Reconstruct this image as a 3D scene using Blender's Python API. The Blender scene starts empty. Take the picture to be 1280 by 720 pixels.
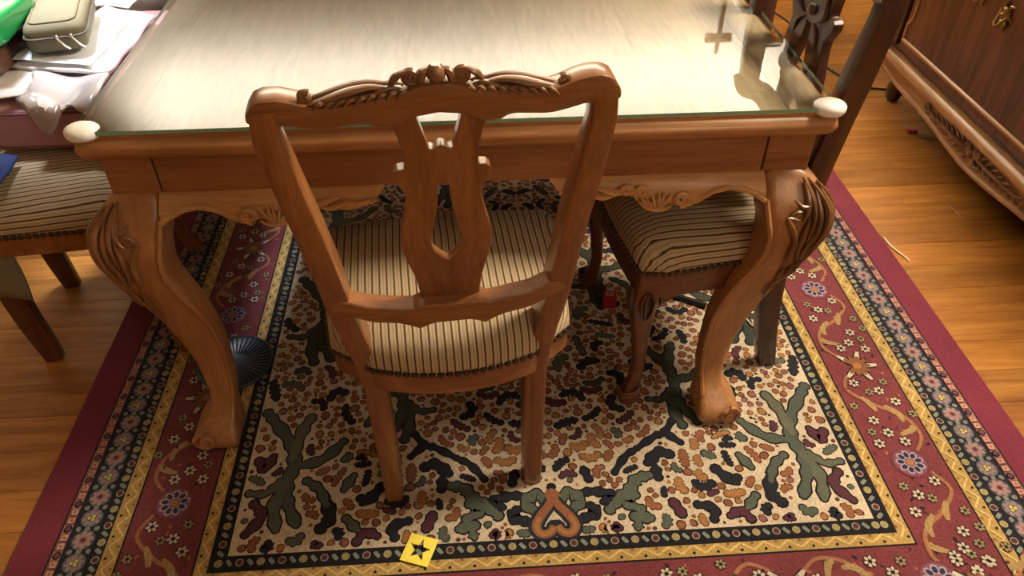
import bpy, bmesh, math, random
from mathutils import Vector, Matrix, noise
from mathutils.geometry import tessellate_polygon

SC = bpy.context.scene
C = SC.collection
PI = math.pi
random.seed(7)

# ------------------------------------------------------------------ camera, world, lights, exposure
cam = bpy.data.cameras.new('camera')
cam.sensor_width = 36.0
cam.lens = 36.0 * 950 / 1280
cam.clip_start = 0.02
cam_o = bpy.data.objects.new('camera', cam)
C.objects.link(cam_o)
R3 = Matrix(((0.99798304, 0.04302031, -0.04668094),
             (-0.06345361, 0.65436531, -0.75351157),
             (-0.00186991, 0.75495384, 0.65577527)))
cam_o.matrix_world = Matrix.Translation((0, 0, 1.385)) @ R3.to_4x4()
SC.camera = cam_o

world = bpy.data.worlds.new('world')
SC.world = world
world.use_nodes = True
world.node_tree.nodes['Background'].inputs[0].default_value = (1.0, 0.9, 0.78, 1)
world.node_tree.nodes['Background'].inputs[1].default_value = 0.1

def area(name, loc, target, size, power, col, size_y=None, spread=180):
    l = bpy.data.lights.new(name, 'AREA')
    l.energy = power
    l.color = col
    l.size = size
    l.spread = math.radians(spread)
    if size_y:
        l.shape = 'RECTANGLE'
        l.size_y = size_y
    o = bpy.data.objects.new(name, l)
    C.objects.link(o)
    o.location = loc
    d = Vector(target) - Vector(loc)
    o.rotation_euler = d.to_track_quat('-Z', 'Y').to_euler()
    return o

area('ceiling_light', (1.93, 1.48, 2.46), (0.6, 1.2, 0), 0.6, 96, (1.0, 0.84, 0.61), 0.9)
area('wall_wash_fill', (0.0, 3.95, 2.80), (0.0, 4.6, 2.42), 4.2, 84, (1.0, 0.93, 0.82), 0.15, 60)  # added strip, no known fixture; brightens the wall mirrored in the glass
area('pile_fill', (-1.02, 2.0, 1.9), (-0.93, 1.83, 0.6), 0.25, 1.7, (0.92, 0.96, 1.0), None, 28)  # added narrow beam that brightens the pile, not an actual hanging lamp
area('front_fill', (1.6, -1.4, 2.2), (0.1, 1.1, 0.6), 0.8, 8, (1.0, 0.86, 0.66))  # added weak fill from the camera side for the front faces

vs = SC.view_settings
vs.view_transform = 'Standard'
vs.look = 'None'
vs.exposure = 0.58
vs.gamma = 1.0
vs.use_curve_mapping = False

# ------------------------------------------------------------------ mesh helpers
class MB:
    def __init__(s):
        s.v = []; s.f = []; s.m = []; s.col = None
    def add(s, vs_, fs, mi=0):
        n = len(s.v)
        s.v.extend([tuple(p) for p in vs_])
        for f in fs:
            s.f.append(tuple(i + n for i in f)); s.m.append(mi)
    def box(s, c, h, rot=None, mi=0):
        vs_ = []
        for z in (-1, 1):
            for x, y in ((-1, -1), (1, -1), (1, 1), (-1, 1)):
                p = Vector((x * h[0], y * h[1], z * h[2]))
                if rot: p = rot @ p
                vs_.append(p + Vector(c))
        s.add(vs_, [(3, 2, 1, 0), (4, 5, 6, 7), (0, 1, 5, 4), (1, 2, 6, 5), (2, 3, 7, 6), (3, 0, 4, 7)], mi)
    def loft(s, rings, caps=True, closed=True, mi=0):
        n = len(rings[0]); vs_ = [p for r in rings for p in r]; fs = []
        for i in range(len(rings) - 1):
            for j in range(n if closed else n - 1):
                a = i * n + j; b = i * n + (j + 1) % n
                fs.append((a, b, b + n, a + n))
        if caps:
            fs.append(tuple(reversed(range(n))))
            fs.append(tuple(range((len(rings) - 1) * n, len(rings) * n)))
        s.add(vs_, fs, mi)
    def tube(s, pts, rad, sides=8, flat=1.0, up=None, mi=0, cap=True):
        pts = [Vector(p) for p in pts]
        if not hasattr(rad, '__len__'): rad = [rad] * len(pts)
        rings = []; last = None
        for i, p in enumerate(pts):
            t = (pts[min(i + 1, len(pts) - 1)] - pts[max(i - 1, 0)])
            if t.length < 1e-9: t = Vector((0, 0, 1))
            t.normalize()
            u = Vector(up) if up else (last or (Vector((0, 0, 1)) if abs(t.z) < 0.9 else Vector((1, 0, 0))))
            a = u - t * u.dot(t)
            if a.length < 1e-6: a = t.orthogonal()
            a.normalize(); b = t.cross(a); last = a
            rings.append([p + (a * math.cos(2 * PI * k / sides) * flat + b * math.sin(2 * PI * k / sides)) * rad[i] for k in range(sides)])
        s.loft(rings, caps=cap, mi=mi)
    def ball(s, c, r, seg=8, rings=5, sc=(1, 1, 1), mi=0):
        c = Vector(c); rs = []
        for i in range(1, rings):
            th = PI * i / rings
            rs.append([c + Vector((r * math.sin(th) * math.cos(2 * PI * k / seg) * sc[0], r * math.sin(th) * math.sin(2 * PI * k / seg) * sc[1], -r * math.cos(th) * sc[2])) for k in range(seg)])
        s.loft(rs, mi=mi)
    def plate(s, outer, holes, fn, d0, d1, mi=0):
        """flat outline with holes given depth; fn(x, z, d) -> 3d point"""
        polys = [outer] + holes
        flat = [p for q in polys for p in q]
        tris = tessellate_polygon([[Vector((p[0], p[1], 0)) for p in q] for q in polys])
        n = len(flat)
        vs_ = [fn(p[0], p[1], d0) for p in flat] + [fn(p[0], p[1], d1) for p in flat]
        fs = []
        for t in tris:
            a, b, c = [Vector((flat[i][0], flat[i][1])) for i in t]
            ccw = (b - a).x * (c - a).y - (b - a).y * (c - a).x > 0
            t = tuple(t) if ccw else tuple(reversed(t))
            fs.append(t); fs.append(tuple(i + n for i in reversed(t)))
        k = 0
        for q in polys:
            m = len(q)
            ar = sum(q[i][0] * q[(i + 1) % m][1] - q[(i + 1) % m][0] * q[i][1] for i in range(m))
            want = 1 if q is outer else -1
            for i in range(m):
                a = k + i; b = k + (i + 1) % m
                f = (a, a + n, b + n, b)
                fs.append(f if ar * want > 0 else tuple(reversed(f)))
            k += m
        s.add(vs_, fs, mi)
    def obj(s, name, mat, parent=None, smooth=True, angle=40, bevel=0, bseg=2, sub=0):
        me = bpy.data.meshes.new(name)
        me.from_pydata([tuple(p) for p in s.v], [], s.f)
        mats = mat if isinstance(mat, (list, tuple)) else [mat]
        for m in mats: me.materials.append(m)
        if len(mats) > 1: me.polygons.foreach_set('material_index', s.m)
        bm = bmesh.new(); bm.from_mesh(me)
        bmesh.ops.recalc_face_normals(bm, faces=bm.faces)
        bm.to_mesh(me); bm.free()
        if smooth:
            me.polygons.foreach_set('use_smooth', [True] * len(me.polygons))
            me.set_sharp_from_angle(angle=math.radians(angle))
        o = bpy.data.objects.new(name, me)
        C.objects.link(o)
        if parent: o.parent = parent
        if bevel:
            b = o.modifiers.new('bevel', 'BEVEL'); b.width = bevel; b.segments = bseg
            b.limit_method = 'ANGLE'; b.angle_limit = math.radians(35)
        if sub:
            q = o.modifiers.new('sub', 'SUBSURF'); q.levels = sub; q.render_levels = sub
        return o

def empty(name, loc=(0, 0, 0), rz=0.0):
    o = bpy.data.objects.new(name, None); C.objects.link(o)
    o.empty_display_size = 0.1
    o.location = loc; o.rotation_euler = (0, 0, rz)
    return o

def tag(o, label=None, cat=None, group=None, kind=None):
    if label: o['label'] = label
    if cat: o['category'] = cat
    if group: o['group'] = group
    if kind: o['kind'] = kind
    return o

def rrect(hx, hy, r, n=3):
    """rounded rectangle outline (2d)"""
    r = min(r, hx * 0.99, hy * 0.99); out = []
    for cx, cy, a0 in ((hx - r, hy - r, 0), (-hx + r, hy - r, 90), (-hx + r, -hy + r, 180), (hx - r, -hy + r, 270)):
        for k in range(n + 1):
            a = math.radians(a0 + 90 * k / n)
            out.append((cx + r * math.cos(a), cy + r * math.sin(a)))
    return out

def lerp(a, b, t): return a + (b - a) * t
def interp(tab, x):
    if x <= tab[0][0]: return tab[0][1]
    for (a, b), (c, d) in zip(tab, tab[1:]):
        if x <= c: return lerp(b, d, (x - a) / (c - a) if c > a else 0)
    return tab[-1][1]
def smooth_pts(pts, n=6):
    """Catmull-Rom through the points"""
    P = [Vector(p) for p in pts]; out = []
    for i in range(len(P) - 1):
        p0 = P[max(i - 1, 0)]; p1 = P[i]; p2 = P[i + 1]; p3 = P[min(i + 2, len(P) - 1)]
        for k in range(n):
            t = k / n
            out.append(0.5 * ((2 * p1) + (p2 - p0) * t + (2 * p0 - 5 * p1 + 4 * p2 - p3) * t * t + (3 * p1 - p0 - 3 * p2 + p3) * t ** 3))
    out.append(P[-1])
    return out
def taper(n, r, a=0.25, b=0.15, peak=0.4):
    out = []
    for i in range(n):
        t = i / (n - 1)
        f = lerp(a, 1, (t / peak) ** 0.8) if t < peak else lerp(1, b, ((t - peak) / (1 - peak)) ** 1.2)
        out.append(r * f)
    return out
def leaf(mb, pts, r, flat=0.6, up=None, sides=7, n=5, peak=0.4):
    p = smooth_pts(pts, n)
    mb.tube(p, taper(len(p), r, peak=peak), sides=sides, flat=flat, up=up)
def spiral2(cx, cy, r0, turns, a0, hand=1, n=22, inner=0.15):
    out = []
    for i in range(n + 1):
        t = i / n; r = r0 * lerp(1, inner, t); a = a0 + hand * turns * 2 * PI * t
        out.append((cx + r * math.cos(a), cy + r * math.sin(a)))
    return out

# ------------------------------------------------------------------ materials
def newmat(name):
    m = bpy.data.materials.new(name); m.use_nodes = True
    return m, m.node_tree, m.node_tree.nodes['Principled BSDF']
def rgb(c): return (c[0], c[1], c[2], 1)
def plain(name, col, rough=0.5, spec=0.5, metal=0, coat=0, bump=0, bscale=300, sheen=0):
    m, t, b = newmat(name)
    tc = t.nodes.new('ShaderNodeTexCoord'); nz = t.nodes.new('ShaderNodeTexNoise')
    nz.inputs['Scale'].default_value = bscale; nz.inputs['Detail'].default_value = 3
    t.links.new(tc.outputs['Object'], nz.inputs['Vector'])
    mix = t.nodes.new('ShaderNodeMix'); mix.data_type = 'RGBA'
    mix.inputs[6].default_value = rgb([x * 0.88 for x in col]); mix.inputs[7].default_value = rgb([min(1, x * 1.08) for x in col])
    t.links.new(nz.outputs['Fac'], mix.inputs[0]); t.links.new(mix.outputs[2], b.inputs['Base Color'])
    b.inputs['Roughness'].default_value = rough; b.inputs['Metallic'].default_value = metal
    b.inputs['Specular IOR Level'].default_value = spec; b.inputs['Coat Weight'].default_value = coat
    b.inputs['Coat Roughness'].default_value = 0.15
    if sheen: b.inputs['Sheen Weight'].default_value = sheen
    if bump:
        bp = t.nodes.new('ShaderNodeBump'); bp.inputs['Strength'].default_value = bump; bp.inputs['Distance'].default_value = 0.002
        t.links.new(nz.outputs['Fac'], bp.inputs['Height']); t.links.new(bp.outputs[0], b.inputs['Normal'])
    return m
def wood(name, dark, light, axis='x', rough=0.38, coat=0.25, scale=1.0, knots=0.0, randhue=0.0, stretch=14.0, wear=0.0):
    m, t, b = newmat(name); N = t.nodes; L = t.links
    tc = N.new('ShaderNodeTexCoord'); mp = N.new('ShaderNodeMapping')
    s = {'x': (1, stretch, stretch), 'y': (stretch, 1, stretch), 'z': (stretch, stretch, 1)}[axis]
    mp.inputs['Scale'].default_value = tuple(k * scale for k in s)
    info = N.new('ShaderNodeObjectInfo')
    add = N.new('ShaderNodeVectorMath'); add.operation = 'ADD'
    mul = N.new('ShaderNodeVectorMath'); mul.operation = 'SCALE'; mul.inputs[3].default_value = 13.0
    comb = N.new('ShaderNodeCombineXYZ')
    for i in range(3): L.new(info.outputs['Random'], comb.inputs[i])
    L.new(comb.outputs[0], mul.inputs[0])
    L.new(tc.outputs['Object'], mp.inputs['Vector']); L.new(mp.outputs[0], add.inputs[0]); L.new(mul.outputs[0], add.inputs[1])
    n1 = N.new('ShaderNodeTexNoise'); n1.inputs['Scale'].default_value = 2.2; n1.inputs['Detail'].default_value = 6
    n1.inputs['Roughness'].default_value = 0.6; n1.inputs['Distortion'].default_value = 0.8 + knots
    n2 = N.new('ShaderNodeTexNoise'); n2.inputs['Scale'].default_value = 14; n2.inputs['Detail'].default_value = 4
    L.new(add.outputs[0], n1.inputs['Vector']); L.new(add.outputs[0], n2.inputs['Vector'])
    r1 = N.new('ShaderNodeValToRGB'); r1.color_ramp.elements[0].position = 0.3; r1.color_ramp.elements[1].position = 0.72
    r1.color_ramp.elements[0].color = rgb(dark); r1.color_ramp.elements[1].color = rgb(light)
    L.new(n1.outputs['Fac'], r1.inputs[0])
    mx = N.new('ShaderNodeMix'); mx.data_type = 'RGBA'; mx.blend_type = 'MULTIPLY'; mx.inputs[0].default_value = 0.45
    r2 = N.new('ShaderNodeValToRGB'); r2.color_ramp.elements[0].position = 0.35; r2.color_ramp.elements[1].position = 0.6
    r2.color_ramp.elements[0].color = (0.62, 0.55, 0.5, 1); r2.color_ramp.elements[1].color = (1, 1, 1, 1)
    L.new(n2.outputs['Fac'], r2.inputs[0]); L.new(r1.outputs[0], mx.inputs[6]); L.new(r2.outputs[0], mx.inputs[7])
    out = mx.outputs[2]
    if randhue:
        hs = N.new('ShaderNodeHueSaturation')
        mr = N.new('ShaderNodeMapRange'); mr.inputs[3].default_value = 1 - randhue; mr.inputs[4].default_value = 1 + randhue
        L.new(info.outputs['Random'], mr.inputs[0]); L.new(mr.outputs[0], hs.inputs['Value'])
        L.new(out, hs.inputs['Color']); out = hs.outputs[0]
    if wear:
        n3 = N.new('ShaderNodeTexNoise'); n3.inputs['Scale'].default_value = 9; n3.inputs['Detail'].default_value = 5
        L.new(tc.outputs['Object'], n3.inputs['Vector'])
        r3 = N.new('ShaderNodeValToRGB'); r3.color_ramp.elements[0].position = 0.55; r3.color_ramp.elements[1].position = 0.75
        r3.color_ramp.elements[0].color = (0, 0, 0, 1); r3.color_ramp.elements[1].color = (wear, wear, wear, 1)
        m3 = N.new('ShaderNodeMix'); m3.data_type = 'RGBA'; m3.inputs[7].default_value = rgb([d * 0.6 for d in dark])
        L.new(n3.outputs['Fac'], r3.inputs[0]); L.new(r3.outputs[0], m3.inputs[0]); L.new(out, m3.inputs[6]); out = m3.outputs[2]
    L.new(out, b.inputs['Base Color'])
    b.inputs['Roughness'].default_value = rough
    b.inputs['Coat Weight'].default_value = coat; b.inputs['Coat Roughness'].default_value = 0.2
    bp = N.new('ShaderNodeBump'); bp.inputs['Strength'].default_value = 0.12; bp.inputs['Distance'].default_value = 0.001
    L.new(n2.outputs['Fac'], bp.inputs['Height']); L.new(bp.outputs[0], b.inputs['Normal'])
    return m

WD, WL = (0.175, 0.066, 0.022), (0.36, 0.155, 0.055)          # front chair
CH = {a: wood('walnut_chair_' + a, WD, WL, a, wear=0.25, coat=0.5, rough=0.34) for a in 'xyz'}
CHC = wood('carved_chair_wood', (0.15, 0.068, 0.032), (0.38, 0.20, 0.095), 'x', rough=0.30, coat=0.5, stretch=4)  # paler, greyer tone paints sheen highlights into the carving
RD, RL = (0.032, 0.011, 0.008), (0.085, 0.030, 0.018)         # side chairs, backlit shade put into a darker stain
CD = {a: wood('shaded_chair_' + a, RD, RL, a, rough=0.33, coat=0.3) for a in 'xyz'}
CD['f'] = CM_F = wood('lit_front_wood', (0.10, 0.032, 0.014), (0.20, 0.070, 0.030), 'x', rough=.34)  # lighter copy of the chair wood, painting light on front legs and seat rail
CDC = wood('carved_dark_wood', RD, (0.14, 0.05, 0.028), 'x', rough=0.3, coat=0.4, stretch=4)
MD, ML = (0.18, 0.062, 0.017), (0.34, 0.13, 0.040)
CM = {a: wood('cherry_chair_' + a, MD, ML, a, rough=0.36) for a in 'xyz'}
TD, TL = (0.31, 0.135, 0.046), (0.48, 0.235, 0.092)           # table
T = {a: wood('table_wood_' + a, TD, TL, a, wear=0.15, rough=0.42) for a in 'xyz'}
TA = wood('table_apron_wood', (0.23, 0.092, 0.034), (0.37, 0.16, 0.062), 'x', rough=0.45, coat=0.12)
TS = wood('table_skirt_wood', (0.46, 0.235, 0.085), (0.64, 0.36, 0.155), 'x', rough=0.42, coat=0.2, wear=0.15)  # lightened against the apron to stand in for light on the skirt
TC_ = wood('table_carving_wood', (0.12, 0.050, 0.020), (0.31, 0.145, 0.058), 'z', rough=0.36, coat=0.3, stretch=4)
TOP = wood('tabletop_veneer', (0.49, 0.39, 0.26), (0.59, 0.485, 0.345), 'y', rough=0.4, coat=0.1, randhue=0.06, stretch=7)
TOPB = wood('tabletop_border', (0.42, 0.27, 0.14), (0.55, 0.38, 0.21), 'x', rough=0.4, coat=0.1)
FLOOR = wood('pine_plank', (0.26, 0.092, 0.016), (0.50, 0.225, 0.043), 'x', rough=0.34, coat=0.2, scale=0.7, knots=0.9, randhue=0.22, stretch=11)
CHEST_L = wood('sideboard_walnut', (0.36, 0.175, 0.062), (0.56, 0.30, 0.12), 'y', rough=0.4)
CHEST_D = wood('sideboard_dark_panel', (0.035, 0.013, 0.008), (0.21, 0.080, 0.034), 'z', rough=0.3, coat=0.4, scale=0.7, stretch=12, knots=.6)
CHEST_F = wood('sideboard_dark_frame', (0.06, 0.024, 0.012), (0.12, 0.047, 0.022), 'y', rough=0.35, coat=0.3)
CHEST_C = wood('sideboard_carving', (0.17, 0.085, 0.042), (0.36, 0.20, 0.10), 'y', rough=0.4, stretch=4)
WHITE = plain('white_plastic', (0.88, 0.89, 0.90), 0.3)
NAIL = plain('bronze_nail', (0.10, 0.08, 0.055), 0.35, metal=0.8)
BRASS = plain('aged_brass', (0.42, 0.30, 0.12), 0.35, metal=1.0)
WALL = plain('wall_paint', (0.86, 0.81, 0.70), 0.8, bscale=4)
WALL2 = plain('ochre_wall_paint', (0.42, 0.31, 0.19), 0.8, bscale=4)
CEIL = plain('ceiling_paint', (0.88, 0.85, 0.78), 0.85, bscale=4)

def stripes(name, cream, dark, period=0.0133):
    m, t, b = newmat(name); N = t.nodes; L = t.links
    tc = N.new('ShaderNodeTexCoord'); sx = N.new('ShaderNodeAttribute'); sx.attribute_name = 'stripe'
    nz = N.new('ShaderNodeTexNoise'); nz.inputs['Scale'].default_value = 9; nz.inputs['Detail'].default_value = 2
    L.new(tc.outputs['Object'], nz.inputs['Vector'])
    ma = N.new('ShaderNodeMath'); ma.operation = 'MULTIPLY_ADD'; ma.inputs[1].default_value = 0.004
    L.new(nz.outputs['Fac'], ma.inputs[0]); L.new(sx.outputs['Fac'], ma.inputs[2])
    dv = N.new('ShaderNodeMath'); dv.operation = 'DIVIDE'; dv.inputs[1].default_value = period; L.new(ma.outputs[0], dv.inputs[0])
    fr = N.new('ShaderNodeMath'); fr.operation = 'FRACT'; L.new(dv.outputs[0], fr.inputs[0])
    rp = N.new('ShaderNodeValToRGB'); e = rp.color_ramp.elements
    e[0].position = 0.0; e[0].color = rgb(dark); e[1].position = 1.0; e[1].color = rgb(dark)
    mid = [(a * 0.72) for a in cream]
    for p, c in ((0.10, dark), (0.16, cream), (0.42, cream), (0.48, mid), (0.62, mid), (0.68, cream), (0.86, cream), (0.91, dark)):
        q = rp.color_ramp.elements.new(p); q.color = rgb(c)
    L.new(fr.outputs[0], rp.inputs[0])
    wv = N.new('ShaderNodeTexNoise'); wv.inputs['Scale'].default_value = 420; wv.inputs['Detail'].default_value = 2
    L.new(tc.outputs['Object'], wv.inputs['Vector'])
    mx = N.new('ShaderNodeMix'); mx.data_type = 'RGBA'; mx.blend_type = 'MULTIPLY'; mx.inputs[0].default_value = 0.35
    L.new(rp.outputs[0], mx.inputs[6]); L.new(wv.outputs['Color'], mx.inputs[7])
    L.new(mx.outputs[2], b.inputs['Base Color'])
    b.inputs['Roughness'].default_value = 0.85; b.inputs['Sheen Weight'].default_value = 0.15
    bp = N.new('ShaderNodeBump'); bp.inputs['Strength'].default_value = 0.3; bp.inputs['Distance'].default_value = 0.001
    L.new(wv.outputs['Fac'], bp.inputs['Height']); L.new(bp.outputs[0], b.inputs['Normal'])
    return m
SEAT = stripes('striped_upholstery', (0.60, 0.47, 0.29), (0.095, 0.045, 0.022))

def glassmat():
    m = bpy.data.materials.new('table_glass'); m.use_nodes = True
    t = m.node_tree; N = t.nodes; L = t.links
    N.remove(N['Principled BSDF'])
    tr = N.new('ShaderNodeBsdfTransparent'); tr.inputs[0].default_value = (0.985, 0.995, 0.985, 1)
    gl = N.new('ShaderNodeBsdfGlossy'); gl.inputs['Roughness'].default_value = 0.015
    fr = N.new('ShaderNodeFresnel'); fr.inputs[0].default_value = 1.52
    mx = N.new('ShaderNodeMixShader')
    L.new(fr.outputs[0], mx.inputs[0]); L.new(tr.outputs[0], mx.inputs[1]); L.new(gl.outputs[0], mx.inputs[2])
    L.new(mx.outputs[0], N['Material Output'].inputs[0])
    return m
GLASS = glassmat()
GEDGE = plain('green_glass_edge', (0.22, 0.46, 0.38), 0.15, coat=0.5)

def rugmat():
    m, t, b = newmat('wool_pile'); N = t.nodes; L = t.links
    at = N.new('ShaderNodeAttribute'); at.attribute_name = 'Col'
    tc = N.new('ShaderNodeTexCoord')
    nz = N.new('ShaderNodeTexNoise'); nz.inputs['Scale'].default_value = 260; nz.inputs['Detail'].default_value = 3
    n2 = N.new('ShaderNodeTexNoise'); n2.inputs['Scale'].default_value = 5; n2.inputs['Detail'].default_value = 3
    L.new(tc.outputs['Object'], nz.inputs['Vector']); L.new(tc.outputs['Object'], n2.inputs['Vector'])
    mr = N.new('ShaderNodeMapRange'); mr.inputs[1].default_value = 0.25; mr.inputs[2].default_value = 0.75; mr.inputs[3].default_value = 0.62; mr.inputs[4].default_value = 1.2
    L.new(nz.outputs['Fac'], mr.inputs[0])
    m2 = N.new('ShaderNodeMapRange'); m2.inputs[1].default_value = 0.3; m2.inputs[2].default_value = 0.7; m2.inputs[3].default_value = 0.85; m2.inputs[4].default_value = 1.1
    L.new(n2.outputs['Fac'], m2.inputs[0])
    mm = N.new('ShaderNodeMath'); mm.operation = 'MULTIPLY'; L.new(mr.outputs[0], mm.inputs[0]); L.new(m2.outputs[0], mm.inputs[1])
    vm = N.new('ShaderNodeVectorMath'); vm.operation = 'SCALE'; L.new(at.outputs['Color'], vm.inputs[0]); L.new(mm.outputs[0], vm.inputs[3])
    L.new(vm.outputs[0], b.inputs['Base Color'])
    b.inputs['Roughness'].default_value = 0.95; b.inputs['Specular IOR Level'].default_value = 0.15
    b.inputs['Sheen Weight'].default_value = 0.12
    bp = N.new('ShaderNodeBump'); bp.inputs['Strength'].default_value = 0.5; bp.inputs['Distance'].default_value = 0.002
    L.new(nz.outputs['Fac'], bp.inputs['Height']); L.new(bp.outputs[0], b.inputs['Normal'])
    return m
RUGM = rugmat()

# ------------------------------------------------------------------ room shell
def struct(o): o['kind'] = 'structure'; return o
X0, X1, Y0, Y1, ZC = -3.6, 2.12, -2.4, 4.6, 2.9
mb = MB(); mb.box(((X0 + X1) / 2, (Y0 + Y1) / 2, -0.06), ((X1 - X0) / 2 + .1, (Y1 - Y0) / 2 + .1, 0.04))
floor = struct(mb.obj('floor', plain('subfloor', (0.05, 0.025, 0.012), 0.9)))
PW = 0.1017
k0 = int(math.floor((Y0 - 1.105) / PW)); k1 = int(math.ceil((Y1 - 1.105) / PW))
rp = random.Random(5)
for k in range(k0, k1):
    ya = 1.105 + k * PW; yb = min(ya + PW, Y1)
    if ya < Y0: continue
    x = X0; first = True
    while x < X1 - 0.01:
        Lp = rp.uniform(1.0, 2.2) if first else rp.uniform(1.6, 2.6)
        first = False
        xe = min(x + Lp, X1)
        if X1 - xe < 0.4: xe = X1
        g = 0.0003; mb = MB()
        w = rp.uniform(-0.0004, 0.0004)
        mb.box(((x + xe) / 2, (ya + yb) / 2, -0.01 + w), ((xe - x) / 2 - g, (yb - ya) / 2 - g, 0.01))
        mb.obj('plank', FLOOR, floor, smooth=False, bevel=0.0007, bseg=1)
        x = xe
def wallbox(name, c, h, mat):
    mb = MB(); mb.box(c, h); return struct(mb.obj(name, mat, smooth=False))
wallbox('wall_back', ((X0 + X1) / 2, Y1 + .05, ZC / 2), ((X1 - X0) / 2 + .1, .05, ZC / 2), WALL)
wallbox('wall_front', ((X0 + X1) / 2, Y0 - .05, ZC / 2), ((X1 - X0) / 2 + .1, .05, ZC / 2), WALL2)
wallbox('wall_left', (X0 - .05, (Y0 + Y1) / 2, ZC / 2), (.05, (Y1 - Y0) / 2, ZC / 2), WALL2)
wallbox('wall_right', (X1 + .05, (Y0 + Y1) / 2, ZC / 2), (.05, (Y1 - Y0) / 2, ZC / 2), WALL2)
wallbox('ceiling', ((X0 + X1) / 2, (Y0 + Y1) / 2, ZC + .05), ((X1 - X0) / 2 + .1, (Y1 - Y0) / 2 + .1, .05), CEIL)
BASE = wood('baseboard_wood', RD, RL, 'x')
wallbox('bounce_cut_panel_1', ((X0 + X1) / 2, Y1 - .012, .80), ((X1 - X0) / 2, .012, .68), BASE)  # added dark panel that cuts wall bounce under the table
wallbox('baseboard_back', ((X0 + X1) / 2, Y1 - .009, .06), ((X1 - X0) / 2, .009, .06), BASE)
wallbox('baseboard_right', (X1 - .009, (Y0 + Y1) / 2, .06), (.009, (Y1 - Y0) / 2 - .02, .06), BASE)

# ------------------------------------------------------------------ rug
RX, RY0, RY1, HW = 0.140, 0.395, 3.15, 1.075     # centre line, near edge, far edge, half width
F0 = 0.815                                        # near edge of the field
rug = empty('persian_rug', (RX, 0, 0))
tag(rug, 'large red bordered oriental rug with cream field of leaves and trees under the dining table', 'rug')
mb = MB()
RT = 0.008
mb.loft([[(x, y, z) for x, y in ((-HW + i, RY0 + i), (HW - i, RY0 + i), (HW - i, RY1 - i), (-HW + i, RY1 - i))] for z, i in ((0.0005, 0), (RT - .001, 0), (RT, 0.002))])
base = mb.obj('pile', RUGM, rug, smooth=False)
BURG, RED, NAVY, YEL, CREAM = (.175, .026, .048), (.17, .038, .046), (.018, .018, .027), (.40, .265, .09), (.55, .46, .345)
RUST, ORNG, TEAL, PLUM, PINK, TAN, IVORY, BLK, OLIVE, BROWN = (.25, .098, .050), (.33, .155, .060), (.09, .105, .08), (.085, .028, .042), (.34, .17, .14), (.32, .21, .11), (.52, .45, .35), (.012, .011, .014), (.30, .26, .09), (.20, .08, .035)
ca = base.data.color_attributes.new('Col', 'FLOAT_COLOR', 'CORNER')
for q in ca.data: q.color = rgb(BURG)

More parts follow.
